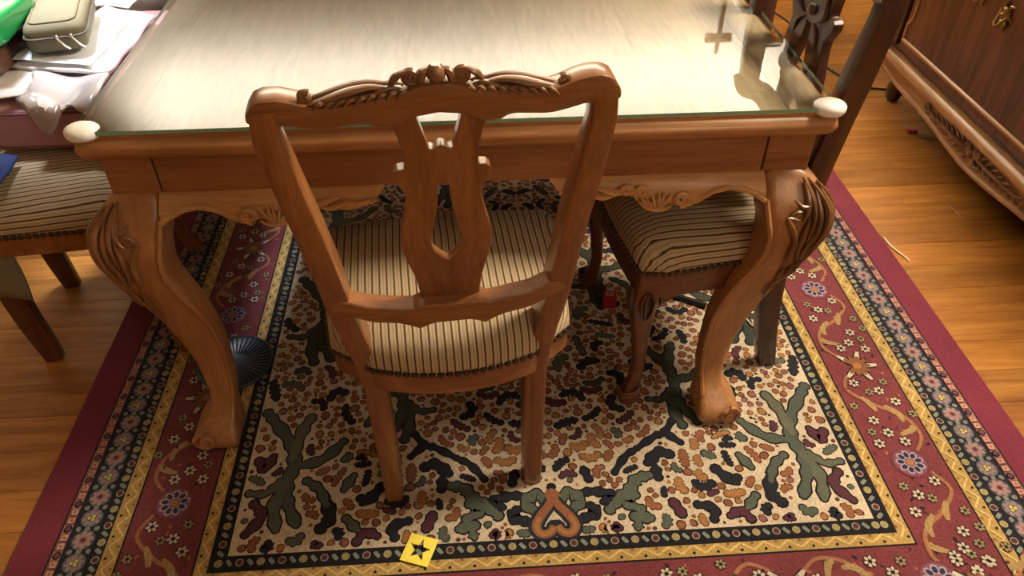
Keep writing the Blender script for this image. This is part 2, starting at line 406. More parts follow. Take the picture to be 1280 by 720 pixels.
class Inlay:
    def __init__(s): s.v = []; s.f = []; s.c = []; s.n = 0
    def lift(s, lay):
        s.n += 1
        return RT + 0.00012 * lay + 1.5e-6 * (s.n % 60)
    def poly(s, pts, col, lay):
        n = len(s.v); z = s.lift(lay)
        s.v.extend([(p[0], p[1], z) for p in pts]); s.f.append(tuple(range(n, n + len(pts)))); s.c.append(col)
    def disc(s, x, y, r, col, lay, n=9, jit=0.0, el=1.0, rot=0.0, rnd=random):
        pts = []
        for k in range(n):
            a = 2 * PI * k / n; q = r * (1 + rnd.uniform(-jit, jit))
            px, py = q * math.cos(a), q * el * math.sin(a)
            pts.append((x + px * math.cos(rot) - py * math.sin(rot), y + px * math.sin(rot) + py * math.cos(rot)))
        s.poly(pts, col, lay)
    def stroke(s, pts, w, col, lay, tip=0.4, n=4, wob=0.0, rnd=random, smooth=True, cap=False, lobe=0.0, ph=0.0):
        P = smooth_pts([(p[0], p[1], 0) for p in pts], n) if smooth else [Vector((p[0], p[1], 0)) for p in pts]
        m = len(P); Lf = []; Rt = []
        for i, p in enumerate(P):
            t = P[min(i + 1, m - 1)] - P[max(i - 1, 0)]
            if t.length < 1e-9: t = Vector((1, 0, 0))
            t.normalize(); nn = Vector((-t.y, t.x, 0))
            f = i / (m - 1); ww = w * (tip + (1 - tip) * math.sin(PI * min(max(f, .08), .92)) ** 0.6) * (1 + rnd.uniform(-wob, wob) + lobe * math.sin(ph + i * 1.45))
            Lf.append(p + nn * ww); Rt.append(p - nn * ww)
        z = s.lift(lay); k = len(s.v)
        if cap:                                     # round ends
            for (e, d) in ((P[-1], P[-1] - P[-2]), (P[0], P[0] - P[1])):
                d.normalize(); nn = Vector((-d.y, d.x, 0)); ww = ((Lf[-1] - Rt[-1]) if e is P[-1] else (Lf[0] - Rt[0])).length / 2
                pts = [(e + nn * ww * math.cos(t) + d * ww * math.sin(t)) for t in (0, PI / 4, PI / 2, PI * .75, PI)]
                n0 = len(s.v); s.v.extend([(q.x, q.y, z) for q in pts]); s.f.append(tuple(range(n0, n0 + 5))); s.c.append(col)
            k = len(s.v)
        s.v.extend([(q.x, q.y, z) for q in Lf] + [(q.x, q.y, z) for q in Rt])
        for i in range(m - 1):
            s.f.append((k + i, k + m + i, k + m + i + 1, k + i + 1)); s.c.append(col)
    def flower(s, x, y, r, n, col, ring, core, lay, out=None):
        if out: s.disc(x, y, r * 1.12, out, lay, 14)
        for k in range(n):
            a = 2 * PI * k / n + .2
            s.disc(x + r * .66 * math.cos(a), y + r * .66 * math.sin(a), r * .36, ring, lay + 1, 7, 0, .75, a)
        for k in range(n):
            a = 2 * PI * k / n + .2
            if col: s.disc(x + r * .62 * math.cos(a), y + r * .62 * math.sin(a), r * .25, col, lay + 2, 6, 0, .7, a)
        s.disc(x, y, r * .28, core, lay + 3, 7)
    def build(s, name):
        me = bpy.data.meshes.new(name); me.from_pydata(s.v, [], s.f)
        me.materials.append(RUGM)
        a = me.color_attributes.new('Col', 'FLOAT_COLOR', 'CORNER'); buf = []
        for p, c in zip(me.polygons, s.c): buf.extend([c[0], c[1], c[2], 1.0] * p.loop_total)
        a.data.foreach_set('color', buf)
        bm = bmesh.new(); bm.from_mesh(me)
        for f in bm.faces:
            f.normal_update()
            if f.normal.z < 0: f.normal_flip()
        bm.to_mesh(me); bm.free()
        o = bpy.data.objects.new(name, me); C.objects.link(o); o.parent = rug
        o['kind'] = 'stuff'
        return o

# bands: d = distance from centre line (sides); ends use the same widths from the field edge
B = dict(field=.650, bead=.680, yin=.709, red=.862, yout=.897, bead2=.918, flor=.974, pink=.997)
def frame(I, d, col, lay):
    e = d - B['field']
    I.poly([(-d, F0 - e), (d, F0 - e), (d, RY1 - (F0 - RY0) + e), (-d, RY1 - (F0 - RY0) + e)], col, lay)
FY1 = RY1 - (F0 - RY0)
bd = Inlay()
for i, (k, c) in enumerate((('pink', PINK), ('flor', NAVY), ('bead2', NAVY), ('yout', YEL), ('red', RED), ('yin', YEL), ('bead', BLK))):
    frame(bd, B[k] + .004, BLK, 1 + i * 2); frame(bd, B[k], c, 2 + i * 2)
FL = 16
frame(bd, B['field'], CREAM, FL)
LB = 18                                             # layer of border motifs
def sides():
    """mappings (along, d) -> rug xy for the four border runs, and the along-range"""
    yield (lambda a, d: (d, a)), (F0 - .17, FY1 + .17)
    yield (lambda a, d: (-d, a)), (F0 - .17, FY1 + .17)
    yield (lambda a, d: (a, F0 - (d - B['field']))), (-.82, .82)
    yield (lambda a, d: (a, FY1 + (d - B['field']))), (-.82, .82)
rb = random.Random(3)
def run(fn, lo, hi, ends):
    # beads
    for dm, sp in (((B['field'] + B['bead']) / 2, .0205), ((B['yout'] + B['bead2']) / 2, .019)):
        inset = dm - B['field']
        a = lo + .17 - inset if True else lo; k = 0
        stop = hi - .17 + inset
        while a < stop:
            c = (TAN, TEAL, PLUM, TEAL)[k % 4]
            x, y = fn(a, dm)
            if k % 2 == 0:
                bd.disc(x, y, .0085, (.35, .28, .2), LB, 8); bd.disc(x, y, .0064, (OLIVE, PLUM)[(k // 2) % 2], LB + 1, 8)
            else:
                x2, y2 = fn(a - .005, dm - .006); x3, y3 = fn(a + .005, dm + .006)
                bd.stroke([(x2, y2), (x, y), (x3, y3)], .0042, (.20, .23, .20), LB, .6, 2)
            a += sp; k += 1
    # yellow bands with a light zigzag and dark seeds
    for da, db in ((B['bead'], B['yin']), (B['red'], B['yout'])):
        dm = (da + db) / 2; w = (db - da) * .28; inset = dm - B['field']
        a = lo + .17 - inset; pts = []; k = 0
        while a < hi - .17 + inset:
            pts.append(fn(a, dm + (w if k % 2 else -w)))
            x, y = fn(a, dm - (w if k % 2 else -w) * .9)
            bd.disc(x, y, .0032, (BLK, RUST)[k % 2], LB + 1, 6)
            a += .024; k += 1
        bd.stroke(pts, .0022, (.62, .44, .17), LB, 1.0, 2)
    # main red border
    dm = .787
    n = int((hi - lo) / .288) + 2
    a0 = .944 - .288 * 3 if ends == 's' else -.288 * 3 + .144
    prev = None
    for i in range(n + 4):
        a = a0 + .288 * i
        if a < lo - .02 or a > hi + .02: continue
        x, y = fn(a, dm)
        if i % 2 == 1:
            bd.disc(x, y, .040, (.16, .035, .05), LB + 3, 16)
            bd.flower(x, y, .032, 9, (.02, .03, .07), (.36, .25, .30), ORNG, LB + 4, (.17, .07, .11))
        else:
            for k in range(9):                      # palmette: white and brown petals
                an = k / 8 * PI * 1.5 - PI * .25
                for r_, c_, w_ in ((.050, IVORY, .0065), (.033, BROWN, .007)):
                    p0 = fn(a + .008 * math.cos(an), dm + .008 * math.sin(an)); p1 = fn(a + r_ * math.cos(an), dm + r_ * math.sin(an))
                    if r_ > .04 and k % 2: continue
                    bd.stroke([p0, p1], w_ + .003, BLK, LB + 3, .5, 2); bd.stroke([p0, p1], w_, c_, LB + 4 + (r_ < .04), .3, 2)
            bd.disc(x, y, .011, ORNG, LB + 6, 8)
        # vine to the next motif
        s = 1 if (i // 1) % 2 else -1
        v = [fn(a + .03, dm + s * .03), fn(a + .07, dm + s * .058), fn(a + .125, dm + s * .045), fn(a + .165, dm - s * .01), fn(a + .215, dm - s * .055), fn(a + .262, dm - s * .035)]
        bd.stroke(v, .0068, (.17, .05, .035), LB, .7, 4); bd.stroke(v, .0040, (.31, .14, .075), LB + 1, .7, 4)
        for q in ((.11, .036, .16, .012), (.19, -.03, .145, -.012), (.10, .05, .075, .014)):
            p = [fn(a + q[0], dm + s * q[1]), fn(a + (q[0] + q[2]) / 2, dm + s * (q[1] * .8 + .006)), fn(a + q[2], dm + s * q[3])]
            bd.stroke(p, .0075, (.33, .22, .095), LB + 2, .15, 3)
        for da_, dd, c_ in ((.060, .015, 'w'), (.083, -.012, 'w'), (.055, -.045, 'w'), (.090, -.048, 'g'), (.118, -.030, 'w'), (.13, .068 * s, 'g'), (.172, .045, 'w'), (.205, .020, 'w'), (.232, .042, 'g'), (.20, -.005, 'g'), (.235, -.03, 'w'), (.165, -.058, 'g')):
            x, y = fn(a + da_ + rb.uniform(-.004, .004), dm + s * dd)
            if c_ == 'w': bd.flower(x, y, .0125, 6, None, IVORY, BLK, LB + 3, (.07, .03, .03))
            else: bd.flower(x, y, .0105, 6, None, (.27, .24, .12), BLK, LB + 3, (.07, .03, .03))
        for _ in range(16):                         # buds
            x, y = fn(a + rb.uniform(.02, .27), dm + rb.uniform(-.066, .066))
            bd.disc(x, y, .006, rb.choice((PLUM, (.34, .12, .06), NAVY)), LB + 2, 6, .2, .5, rb.uniform(0, 3))
    # floral guard
    dm = (B['bead2'] + B['flor']) / 2
    a = lo + .17 - (dm - B['field']) - .25; k = 0
    while a < hi + .35 - .17:
        x, y = fn(a, dm)
        if k % 2 == 0:
            bd.flower(x, y, .0205, 8, None, (.30, .19, .18), (.16, .03, .04), LB, (.08, .08, .10))
            bd.disc(x, y, .009, (.26, .14, .15), LB + 2, 8); bd.disc(x, y, .005, (.10, .02, .03), LB + 4, 6)
        else:
            bd.flower(x, y, .0195, 8, None, (.24, .17, .19), OLIVE, LB, (.10, .10, .12))
            for da_, dd in ((-.004, -.003), (.004, -.003), (0, .005)):
                q = fn(a + da_, dm + dd); bd.disc(q[0], q[1], .0055, BLK, LB + 4, 7); bd.disc(q[0], q[1], .0042, (.50, .42, .14), LB + 5, 7)
        for da_, dd in ((.025, -.018), (.025, .018), (.025, 0)):
            q = fn(a + da_, dm + dd); bd.disc(q[0], q[1], .006, (.19, .19, .17), LB + 1, 6, .2)
        a += .050; k += 1
    # pink strip
    dm = (B['flor'] + B['pink']) / 2
    a = lo - .25 + .17; k = 0
    while a < hi + .18:
        x, y = fn(a, dm)
        if k % 3 == 2:
            bd.disc(x, y, .0085, BLK, LB, 8); bd.disc(x, y, .0055, (.14, .05, .09), LB + 1, 7)
        else:
            h = .0068
            bd.poly([fn(a - h - .002, dm - h - .002), fn(a + h + .002, dm - h - .002), fn(a + h + .002, dm + h + .002), fn(a - h - .002, dm + h + .002)], (.16, .06, .06), LB)
            bd.poly([fn(a - h, dm - h), fn(a + h, dm - h), fn(a + h, dm + h), fn(a - h, dm + h)], (.46, .25, .19), LB + 1)
            bd.disc(x, y, .003, (.30, .07, .06), LB + 2, 6)
        a += .0195; k += 1
for i, (fn, (lo, hi)) in enumerate(sides()):
    run(fn, lo, hi, 's' if i < 2 else 'e')
bd.build('border_pattern')

# field: mirrored about the centre line
fd = Inlay(); FB = FL + 2
rf = random.Random(11)
occupied = []
def mir(fn_):
    for s in (1, -1): fn_(s)
def M(pts, s): return [(p[0] * s, p[1]) for p in pts]
def tree_stroke(pts, w, col, out=BLK, edge=.0036):
    ph = rf.uniform(0, 6)
    for s in (1, -1):
        fd.stroke(M(pts, s), w + edge, out, FB + 4, .7, 6, 0, rf, cap=True, lobe=.2, ph=ph); fd.stroke(M(pts, s), w, col, FB + 5, .6, 6, 0, rf, cap=True, lobe=.24, ph=ph)
    for p in smooth_pts([(q[0], q[1], 0) for q in pts], 4): occupied.append((p.x, p.y, w + edge + .003))
TR = [([(.53, .877), (.556, .93), (.564, .978), (.557, 1.03), (.572, 1.083), (.617, 1.146), (.638, 1.174)], .013),
      ([(.563, 1.04), (.553, 1.112), (.536, 1.155)], .012), ([(.554, 1.021), (.498, 1.034), (.455, 1.081)], .011),
      ([(.567, .986), (.582, .925), (.57, .867)], .012), ([(.58, .985), (.604, .955), (.640, .957)], .008), ([(.523, .981), (.494, .958), (.474, .919)], .009)]
TEALS = ((.100, .110, .080), (.078, .092, .075), (.12, .125, .085))
def tree(dx, y0, sc, flip=1, dk=1.0):
    for p, w in TR:
        q = [((x - .56) * sc * flip + .56 + dx, (y - .98) * sc + .98 + y0) for x, y in p]
        tree_stroke(q, w * sc, [c * dk for c in rf.choice(TEALS)])
tree(-.004, 0, 1.0)
tree(-.235, .20, .9, -1, .6)
tree(-.02, .47, 1.05, 1, .5)
tree(-.36, .62, 1.0, -1, .5)
for y0 in (.9, 1.35): tree(0, y0, 1.05, 1, .7); tree(-.33, y0 + .22, 1.0, -1, .6)
for pts, w, c in (([(.213, .948), (.185, .941), (.165, .915), (.139, .895), (.116, .871)], .0125, TEAL), ([(.174, .901), (.152, .886), (.179, .867)], .011, TEAL),
                  ([(.164, .851), (.196, .845)], .011, TEAL), ([(.169, .836), (.165, .823)], .008, TEAL),
                  ([(.230, .97), (.232, .942)], .009, NAVY), ([(.268, 1.0), (.245, 1.006), (.216, .98)], .012, NAVY), ([(.074, .975), (.082, .947)], .008, NAVY),
                  ([(.063, .915), (.093, .915), (.125, .905), (.104, .889)], .009, NAVY), ([(.077, .882), (.085, .865), (.062, .854)], .011, NAVY),
                  ([(.016, .903), (.036, .915), (.056, .896), (.035, .872)], .013, TEAL),
                  ([(.36, .955), (.385, .925), (.40, .93)], .011, NAVY), ([(.42, .988), (.438, .954)], .009, TEAL), ([(.426, .884), (.401, .856)], .009, TEAL),
                  ([(.475, .935), (.46, .89), (.475, .865)], .012, NAVY), ([(.62, .93), (.60, .90), (.625, .86)], .010, PLUM), ([(.60, 1.05), (.615, 1.02), (.63, 1.04)], .011, PLUM),
                  ([(.30, .87), (.33, .86), (.325, .835)], .009, NAVY), ([(.36, .84), (.385, .85), (.40, .83)], .009, PLUM), ([(.25, .88), (.262, .85)], .010, PLUM),
                  ([(.30, 1.10), (.27, 1.06), (.245, 1.05), (.20, 1.02)], .007, NAVY), ([(.20, 1.02), (.17, 1.0), (.14, .96)], .006, NAVY), ([(.27, 1.06), (.30, 1.03)], .007, NAVY)):
    tree_stroke(pts, w, c)
for s in (1, -1):                                   # heart-shaped palmette on the centre line
    L1 = M([(.0, .905), (.012, .885), (.030, .862), (.040, .840), (.030, .823), (.012, .826), (.004, .84)], s)
    fd.stroke(L1, .0165, (.02, .025, .035), FB + 6, .8, cap=True); fd.stroke(L1, .0095, RUST, FB + 7, .8); fd.stroke(L1[2:], .0045, ORNG, FB + 8, .8)
fd.disc(0, .912, .016, RUST, FB + 7, 8, .1); fd.disc(0, .932, .011, BLK, FB + 6, 8)
for k in range(24): occupied.append((rf.uniform(0, .04), rf.uniform(.82, .93), .018))
def free(x, y, r):
    for a, b, c in occupied:
        if (a - x) ** 2 + (b - y) ** 2 < (c + r) ** 2: return False
    return True
grid = {}
def sparse(x, y, r):
    gx, gy = int(x / .03), int(y / .03)
    for i in range(gx - 1, gx + 2):
        for j in range(gy - 1, gy + 2):
            for a, b, c in grid.get((i, j), ()):
                if (a - x) ** 2 + (b - y) ** 2 < (c + r) ** 2: return False
    return True
occ2 = occupied; cells = {}
for a, b, c in occupied:
    cells.setdefault((int(a / .06), int(b / .06)), []).append((a, b, c))
def free(x, y, r):
    gx, gy = int(x / .06), int(y / .06)
    for i in range(gx - 1, gx + 2):
        for j in range(gy - 1, gy + 2):
            for a, b, c in cells.get((i, j), ()):
                if (a - x) ** 2 + (b - y) ** 2 < (c + r) ** 2: return False
    return True
# worms near the foot of the field and dark sprays further in
def worms(n, ylo, yhi, cols, wr, lr):
    for _ in range(n):
        x = rf.uniform(.012, .63); y = rf.uniform(ylo, yhi); w = rf.uniform(*wr)
        if not (free(x, y, w * 1.2) and sparse(x, y, w * 1.05)): continue
        a = rf.uniform(0, 2 * PI); l = rf.uniform(*lr); bend = rf.uniform(-1.4, 1.4); p = [(x, y)]
        for k in range(3):
            a += bend * .6; p.append((p[-1][0] + l * math.cos(a) / 3, p[-1][1] + l * math.sin(a) / 3))
        p = [(min(max(q[0], .006), .638), min(max(q[1], F0 + .012), FY1 - .012)) for q in p]
        if not all(sparse(q[0], q[1], w * .8) and free(q[0], q[1], w) for q in p): continue
        c = rf.choice(cols)
        ph = rf.uniform(0, 6); ol = BLK if c in (NAVY, TEAL) or rf.random() < .25 else [k * .30 for k in c]
        for s in (1, -1):
            fd.stroke(M(p, s), w + .0026, ol, FB, .75, 5, .05, rf, cap=True, lobe=.22, ph=ph); fd.stroke(M(p, s), w, c, FB + 1, .7, 5, .05, rf, cap=True, lobe=.25, ph=ph)
        for q in p: grid.setdefault((int(q[0] / .03), int(q[1] / .03)), []).append((q[0], q[1], w + .003))
worms(9000, F0 + .012, 1.06, (RUST, RUST, RUST, RUST, ORNG, ORNG, ORNG, NAVY, NAVY, PLUM, TEAL), (.0055, .0095), (.016, .042))
worms(520, 1.05, FY1 - .02, (NAVY, NAVY, TEAL, PLUM, (.04, .05, .045)), (.007, .011), (.035, .06))
ndot = 0
for _ in range(42000):
    x = rf.uniform(.007, .638); y = rf.uniform(F0 + .01, FY1 - .01)
    if y > 2.3 and rf.random() < .45: continue
    r = rf.uniform(.0078, .0130)
    if not (free(x, y, r * .7) and sparse(x, y, r * .70)): continue
    c = rf.choice((RUST, RUST, (.28, .10, .05), ORNG, (.36, .15, .06), BROWN, (.25, .10, .09)))
    if y < 1.0 and rf.random() < .12: c = TEAL
    rot = rf.uniform(0, 6); jr = random.Random(rf.random())
    for s in (1, -1):
        fd.disc(x * s, y, r, [q * .28 for q in c], FB, 8, .14, .9, rot, rf); fd.disc(x * s, y, r * .76, c, FB + 1, 7, .12, .9, rot, rf)
    grid.setdefault((int(x / .03), int(y / .03)), []).append((x, y, r)); ndot += 1
for _ in range(9000):                               # small seeds in the gaps
    x = rf.uniform(.004, .643); y = rf.uniform(F0 + .006, 2.2); r = rf.uniform(.0035, .0055)
    if not (free(x, y, r) and sparse(x, y, r)): continue
    c = rf.choice((RUST, NAVY, ORNG, BROWN, PLUM))
    for s in (1, -1): fd.disc(x * s, y, r, c, FB, 6, .2)
    grid.setdefault((int(x / .03), int(y / .03)), []).append((x, y, r))
fd.build('field_pattern')
ZR = RT + .0004 * (FB + 9)                          # top of the pile pattern, what things stand on
ZR = RT + .0036

# ------------------------------------------------------------------ dining chairs
def make_chair(W, carv, loc, rz, label, group=None, foot_y=0.0, lean=0.15, nails=True, zf=ZR, sabre=None, posts_up=True, seat_front=.385, curve=0.0, splat_w=1.0, zrail=.364, zff=ZR):
    t = empty('dining_chair', loc, rz)
    tag(t, label, 'chair', group)
    yb = lambda z: -(max(z - .45, 0)) * lean
    XO = [(0, .163), (.37, .166), (.46, .180), (.55, .196), (.60, .200), (.70, .210), (.80, .2235), (.90, .233), (.925, .232), (.95, .225)]
    TH = [(0, .034), (.05, .038), (.37, .042), (.46, .040), (.60, .041), (.80, .040), (.95, .034)]
    DP = [(0, .040), (.05, .046), (.37, .058), (.46, .056), (.58, .050), (.80, .047), (.95, .040)]
    for s in (-1, 1):                                # rear leg and back post in one piece
        mb = MB(); rings = []
        zs = [zf, .03, .07, .13, .2, .28, .36, .41, .46, .51, .56, .61, .67, .73, .79, .85, .90, .93, .948]
        for z in zs:
            w = interp(TH, z); d = interp(DP, z); xo = interp(XO, z)
            y = yb(z) + foot_y * (1 - min(z / .42, 1)) ** 2 + d / 2
            if z < .42: y += curve * math.sin(PI * z / .42)
            rings.append([(s * (xo - w / 2) + p[0], y + p[1], z) for p in rrect(w / 2, d / 2, .006, 2)])
        mb.loft(rings)
        mb.obj('back_post', W['z'], t)
    # crest rail, lofted across
    top = [(-.232, .944), (-.228, .954), (-.215, .962), (-.195, .964), (-.178, .960), (-.15, .951), (-.127, .949), (-.097, .955), (-.051, .962), (-.021, .972), (0, .975), (.021, .972), (.051, .964), (.097, .957), (.131, .953), (.152, .957), (.178, .967), (.20, .970), (.216, .966), (.228, .956), (.232, .945)]
    bot = [(-.232, .930), (-.205, .921), (-.19, .924), (-.163, .918), (-.141, .915), (-.11, .919), (-.09, .921), (-.076, .914), (-.062, .910), (-.034, .926), (0, .931), (.034, .926), (.060, .911), (.078, .914), (.09, .922), (.11, .920), (.141, .917), (.163, .921), (.19, .928), (.205, .924), (.232, .930)]
    mb = MB(); rings = []
    n = 48
    for i in range(n + 1):
        x = -.232 + .464 * i / n
        a, b = interp(bot, x), interp(top, x); hz = max((b - a) / 2, .004); zc = (a + b) / 2
        d = .019 + .005 * (abs(x) / .232) ** 2; bow = .012 * (abs(x) / .232) ** 2
        rings.append([(x, yb(zc + q[1]) + .021 + bow - .006 + q[0] + max(q[1], 0) * .0, zc + q[1]) for q in rrect(d, hz, .007, 2)])
    mb.loft(rings)
    crest = mb.obj('crest_rail', W['x'], t)
    mb = MB()                                       # acanthus carving along the crest
    yc = lambda z: yb(z) + .014
    def P(x, z, dy=0): return (x, yc(z) + dy, z)
    for s in (-1, 1):
        for x0, x1, z0, z1, r in ((.155, .05, .953, .970, .0085), (.150, .085, .949, .962, .0065), (.135, .06, .948, .960, .0065), (.115, .045, .950, .963, .006), (.10, .035, .952, .968, .006)):
            for dy in (-.010, .006):
                leaf(mb, [P(s * x0, z0, dy), P(s * (x0 * .65 + x1 * .35), lerp(z0, z1, .4) + .004, dy), P(s * (x0 * .3 + x1 * .7), z1 + .001, dy * .8), P(s * x1, z1 - .004, dy * .8)], r, .7)
        for k in range(9):                           # leaf lobes on the rear edge
            x = .040 + .0125 * k
            leaf(mb, [P(s * (x - .005), .964 - k * .0011, -.012), P(s * (x + .002), .965 - k * .0012, -.015), P(s * (x + .011), .955 - k * .0010, -.0165)], .0052, .7)
        sp = [P(s * (.030 + q[0]), .980 + q[1], -.004) for q in spiral2(0, 0, .0105, 1.4, -2.4, 1)]
        mb.tube(sp, taper(len(sp), .0058, .6, .7), 7)
        leaf(mb, [P(s * .058, .970, -.004), P(s * .046, .983, -.006), P(s * .030, .990, -.006)], .0065, .8)
        leaf(mb, [P(s * .020, .966, -.008), P(s * .016, .985, -.006), P(s * .004, .990, -.006)], .008, .8)
        sp = [P(s * (.158 + q[0]), .960 + q[1], -.003) for q in spiral2(0, 0, .008, 1.2, 2.2, -1)]
        mb.tube(sp, .0045, 7)
    mb.ball(P(0, .984, -.006), .0125, 10, 6, (1, 1, 1.05))
    mb.obj('carving', carv, crest)
    # splat
    half = [(.062, .942), (.060, .914), (.055, .897), (.0505, .876), (.0485, .850), (.0495, .843), (.060, .842), (.0655, .836), (.0655, .824), (.060, .812), (.053, .799), (.0535, .780), (.0585, .755), (.064, .730), (.0668, .706), (.0655, .685), (.060, .660), (.054, .636), (.050, .615), (.047, .585), (.047, .560)]
    hs = half
    outer = [(x, z) for x, z in hs] + [(-x, z) for x, z in reversed(hs)]
    topo = [(-.031, .934), (-.020, .890), (-.0165, .874), (-.010, .872), (-.005, .877), (0, .879), (.005, .877), (.010, .872), (.0165, .874), (.020, .890), (.031, .934)]
    key = [(-.008, .810), (.008, .810), (.0085, .790), (.0105, .770), (.0155, .743), (.0215, .715), (.0235, .697), (.0205, .683), (.010, .669), (0, .659), (-.010, .669), (-.0205, .683), (-.0235, .697), (-.0215, .715), (-.0155, .743), (-.0105, .770), (-.0085, .790)]
    mb = MB()
    mb.plate(outer, [list(reversed(topo)), list(reversed(key))], lambda x, z, d: (x * splat_w, yb(z) + d, z), .004, .024)
    splat = mb.obj('splat', W['z'], t, angle=30, bevel=.0015, bseg=2)
    mb = MB()                                       # carving on the front face of the splat
    F = lambda x, z, d=.025: (x * splat_w, yb(z) + d, z)
    for s in (-1, 1):
        leaf(mb, [F(s * .006, .655), F(s * .035, .665), F(s * .046, .70), F(s * .036, .745)], .0065, .6)
        leaf(mb, [F(s * .02, .82), F(s * .040, .835), F(s * .036, .865), F(s * .044, .90)], .007, .6)
        leaf(mb, [F(s * .015, .815), F(s * .03, .80), F(s * .036, .775)], .006, .6)
        leaf(mb, [F(s * .004, .64), F(s * .018, .62), F(s * .03, .60)], .006, .6)
    mb.ball(F(0, .835, .026), .012, 8, 5, (1.2, .6, 1)); mb.ball(F(0, .635, .026), .010, 8, 5, (1.2, .6, 1))
    mb.obj('carving', carv, splat)
    # lower back rail, bowed
    ct = [(-.185, .594), (-.159, .590), (-.128, .580), (-.09, .576), (-.058, .574), (-.051, .581), (.051, .581), (.058, .574), (.09, .578), (.128, .581), (.159, .592), (.185, .598)]
    cb = [(-.185, .568), (-.162, .560), (-.125, .548), (-.085, .545), (-.065, .538), (-.053, .531), (-.040, .538), (-.028, .5425), (.028, .5425), (.040, .538), (.053, .531), (.065, .538), (.085, .545), (.125, .549), (.162, .562), (.185, .570)]
    mb = MB(); rings = []
    for i in range(57):
        x = -.186 + .372 * i / 56
        a, b = interp(cb, x), interp(ct, x); zc = (a + b) / 2; hz = (b - a) / 2
        bow = -.020 * (1 - (x / .19) ** 2) + .010
        rings.append([(x, yb(.57) + .008 + bow + q[0], zc + q[1]) for q in rrect(.0185, hz, .0022, 1)])
    mb.loft(rings)
    mb.obj('back_rail', W['x'], t, angle=35)
    # seat frame: rear rail bowed to the back, sides flare to the front
    def rim(k, grow=0.0, rear=.046):
        """outline of the seat, counter-clockwise from rear left"""
        pts = []
        N_ = 10
        for i in range(N_ + 1):                      # rear
            u = -1 + 2 * i / N_; pts.append((u * (.140 + grow), -.004 - rear * .6 * (1 - u * u) - grow))
        for i in range(1, N_):                       # right side
            u = i / N_; pts.append((lerp(.205, .245, u ** .8) + grow, lerp(.02, seat_front - .03, u)))
        for i in range(N_ + 1):                      # front
            u = 1 - 2 * i / N_; pts.append((u * (.232 + grow), seat_front - .015 + .018 * (1 - u * u) + grow))
        for i in range(1, N_):                       # left
            u = 1 - i / N_; pts.append((-lerp(.205, .245, u ** .8) - grow, lerp(.02, seat_front - .03, u)))
        return pts
    mb = MB()
    o_ = rim(0); cx, cy = 0, .18
    i_ = [(cx + (p[0] - cx) * .82, cy + (p[1] - cy) * .82) for p in o_]
    rings = []
    for pts, z in ((i_, zrail), (o_, zrail), ([(p[0] * 1.004, cy + (p[1] - cy) * 1.004) for p in o_], .385), (o_, .412), (i_, .412)):
        rings.append([(p[0], p[1], z) for p in pts])
    mb.loft(rings + [rings[0]], caps=False)
    mb.obj('seat_frame', W.get('f', W['x']), t, angle=50)
    # upholstered seat, domed
    mb = MB(); rings = []
    for k, (sc_, z) in enumerate(((1.0, .410), (1.012, .420), (1.016, .432), (1.00, .447), (.955, .461), (.88, .472), (.76, .481), (.58, .488), (.36, .492), (.14, .494))):
        rings.append([(p[0] * sc_, cy + (p[1] - cy) * sc_, z) for p in o_])
    mb.loft(rings)
    seat = mb.obj('seat_cushion', SEAT, t, angle=80)
    at = seat.data.attributes.new('stripe', 'FLOAT', 'POINT')
    for vtx, a_ in zip(seat.data.vertices, at.data):
        c_ = vtx.co; side = max(0.0, min(1.0, (abs(c_.x) - .19) / .02)) * max(0.0, min(1.0, c_.y / .05)) * max(0.0, min(1.0, (seat_front + .0 - c_.y) / .07))
        base = min(abs(c_.x), .20 + .0 * c_.y)
        a_.value = math.copysign(base + side * ((.470 - c_.z) * .9 + (abs(c_.x) - base) * .35 if c_.z < .470 else (abs(c_.x) - base) * .6), c_.x)
    mb = MB()
    P_ = [Vector((p[0] * 1.014, cy + (p[1] - cy) * 1.014, .416)) for p in o_]; P_.append(P_[0])
    acc = 0; step = .0148
    for a, b in zip(P_, P_[1:]):
        l = (b - a).length
        while acc < l:
            p = a + (b - a) * (acc / l)
            mb.ball(p, .0070, 6, 4); acc += step
        acc -= l
    o = mb.obj('upholstery_nails', NAIL, seat); o['kind'] = 'stuff'
    # front cabriole legs
    for s in (-1, 1):
        mb = MB(); rings = []
        for z, dx, dy, hx, hy in ((.405, 0, 0, .026, .026), (.37, .003, .004, .027, .027), (.33, .006, .008, .027, .027), (.28, .004, .007, .023, .023), (.20, -.004, -.002, .017, .017), (.12, -.008, -.008, .0145, .0145), (.07, -.006, -.004, .015, .015), (.045, .0, .004, .019, .019), (.028, .004, .010, .021, .022), (zff, .004, .010, .018, .019)):
            rings.append([(s * (.208 + dx) + q[0], seat_front - .040 + dy + q[1], z) for q in rrect(hx, hy, .010, 3)])
        mb.loft(rings)
        fx, fy = s * .214, seat_front - .040
        for z in (.05, .06):
            mb.tube([(fx + s * .012, fy - .012, z), (fx + s * .020, fy + .004, z - .008), (fx + s * .016, fy + .030, z - .014), (fx - s * .012, fy + .034, z - .012)], .0042, 6)
        for (ax, ay) in ((-s, 0), (0, -1)):          # curved shoulder brackets
            rings = []
            for k in range(7):
                u = k / 6; q = .024 + .062 * u; zb = zrail - .032 * (1 - u) ** 1.8
                c0 = (s * .208 + ax * q, seat_front - .040 + ay * q); n_ = (.012 * abs(ay), .012 * abs(ax))
                rings.append([(c0[0] - n_[0] + s * .012 * abs(ay), c0[1] - n_[1] + .012 * abs(ax), zb), (c0[0] + n_[0] + s * .012 * abs(ay), c0[1] + n_[1] + .012 * abs(ax), zb), (c0[0] + n_[0] + s * .012 * abs(ay), c0[1] + n_[1] + .012 * abs(ax), zrail + .004), (c0[0] - n_[0] + s * .012 * abs(ay), c0[1] - n_[1] + .012 * abs(ax), zrail + .004)])
            mb.loft(rings)
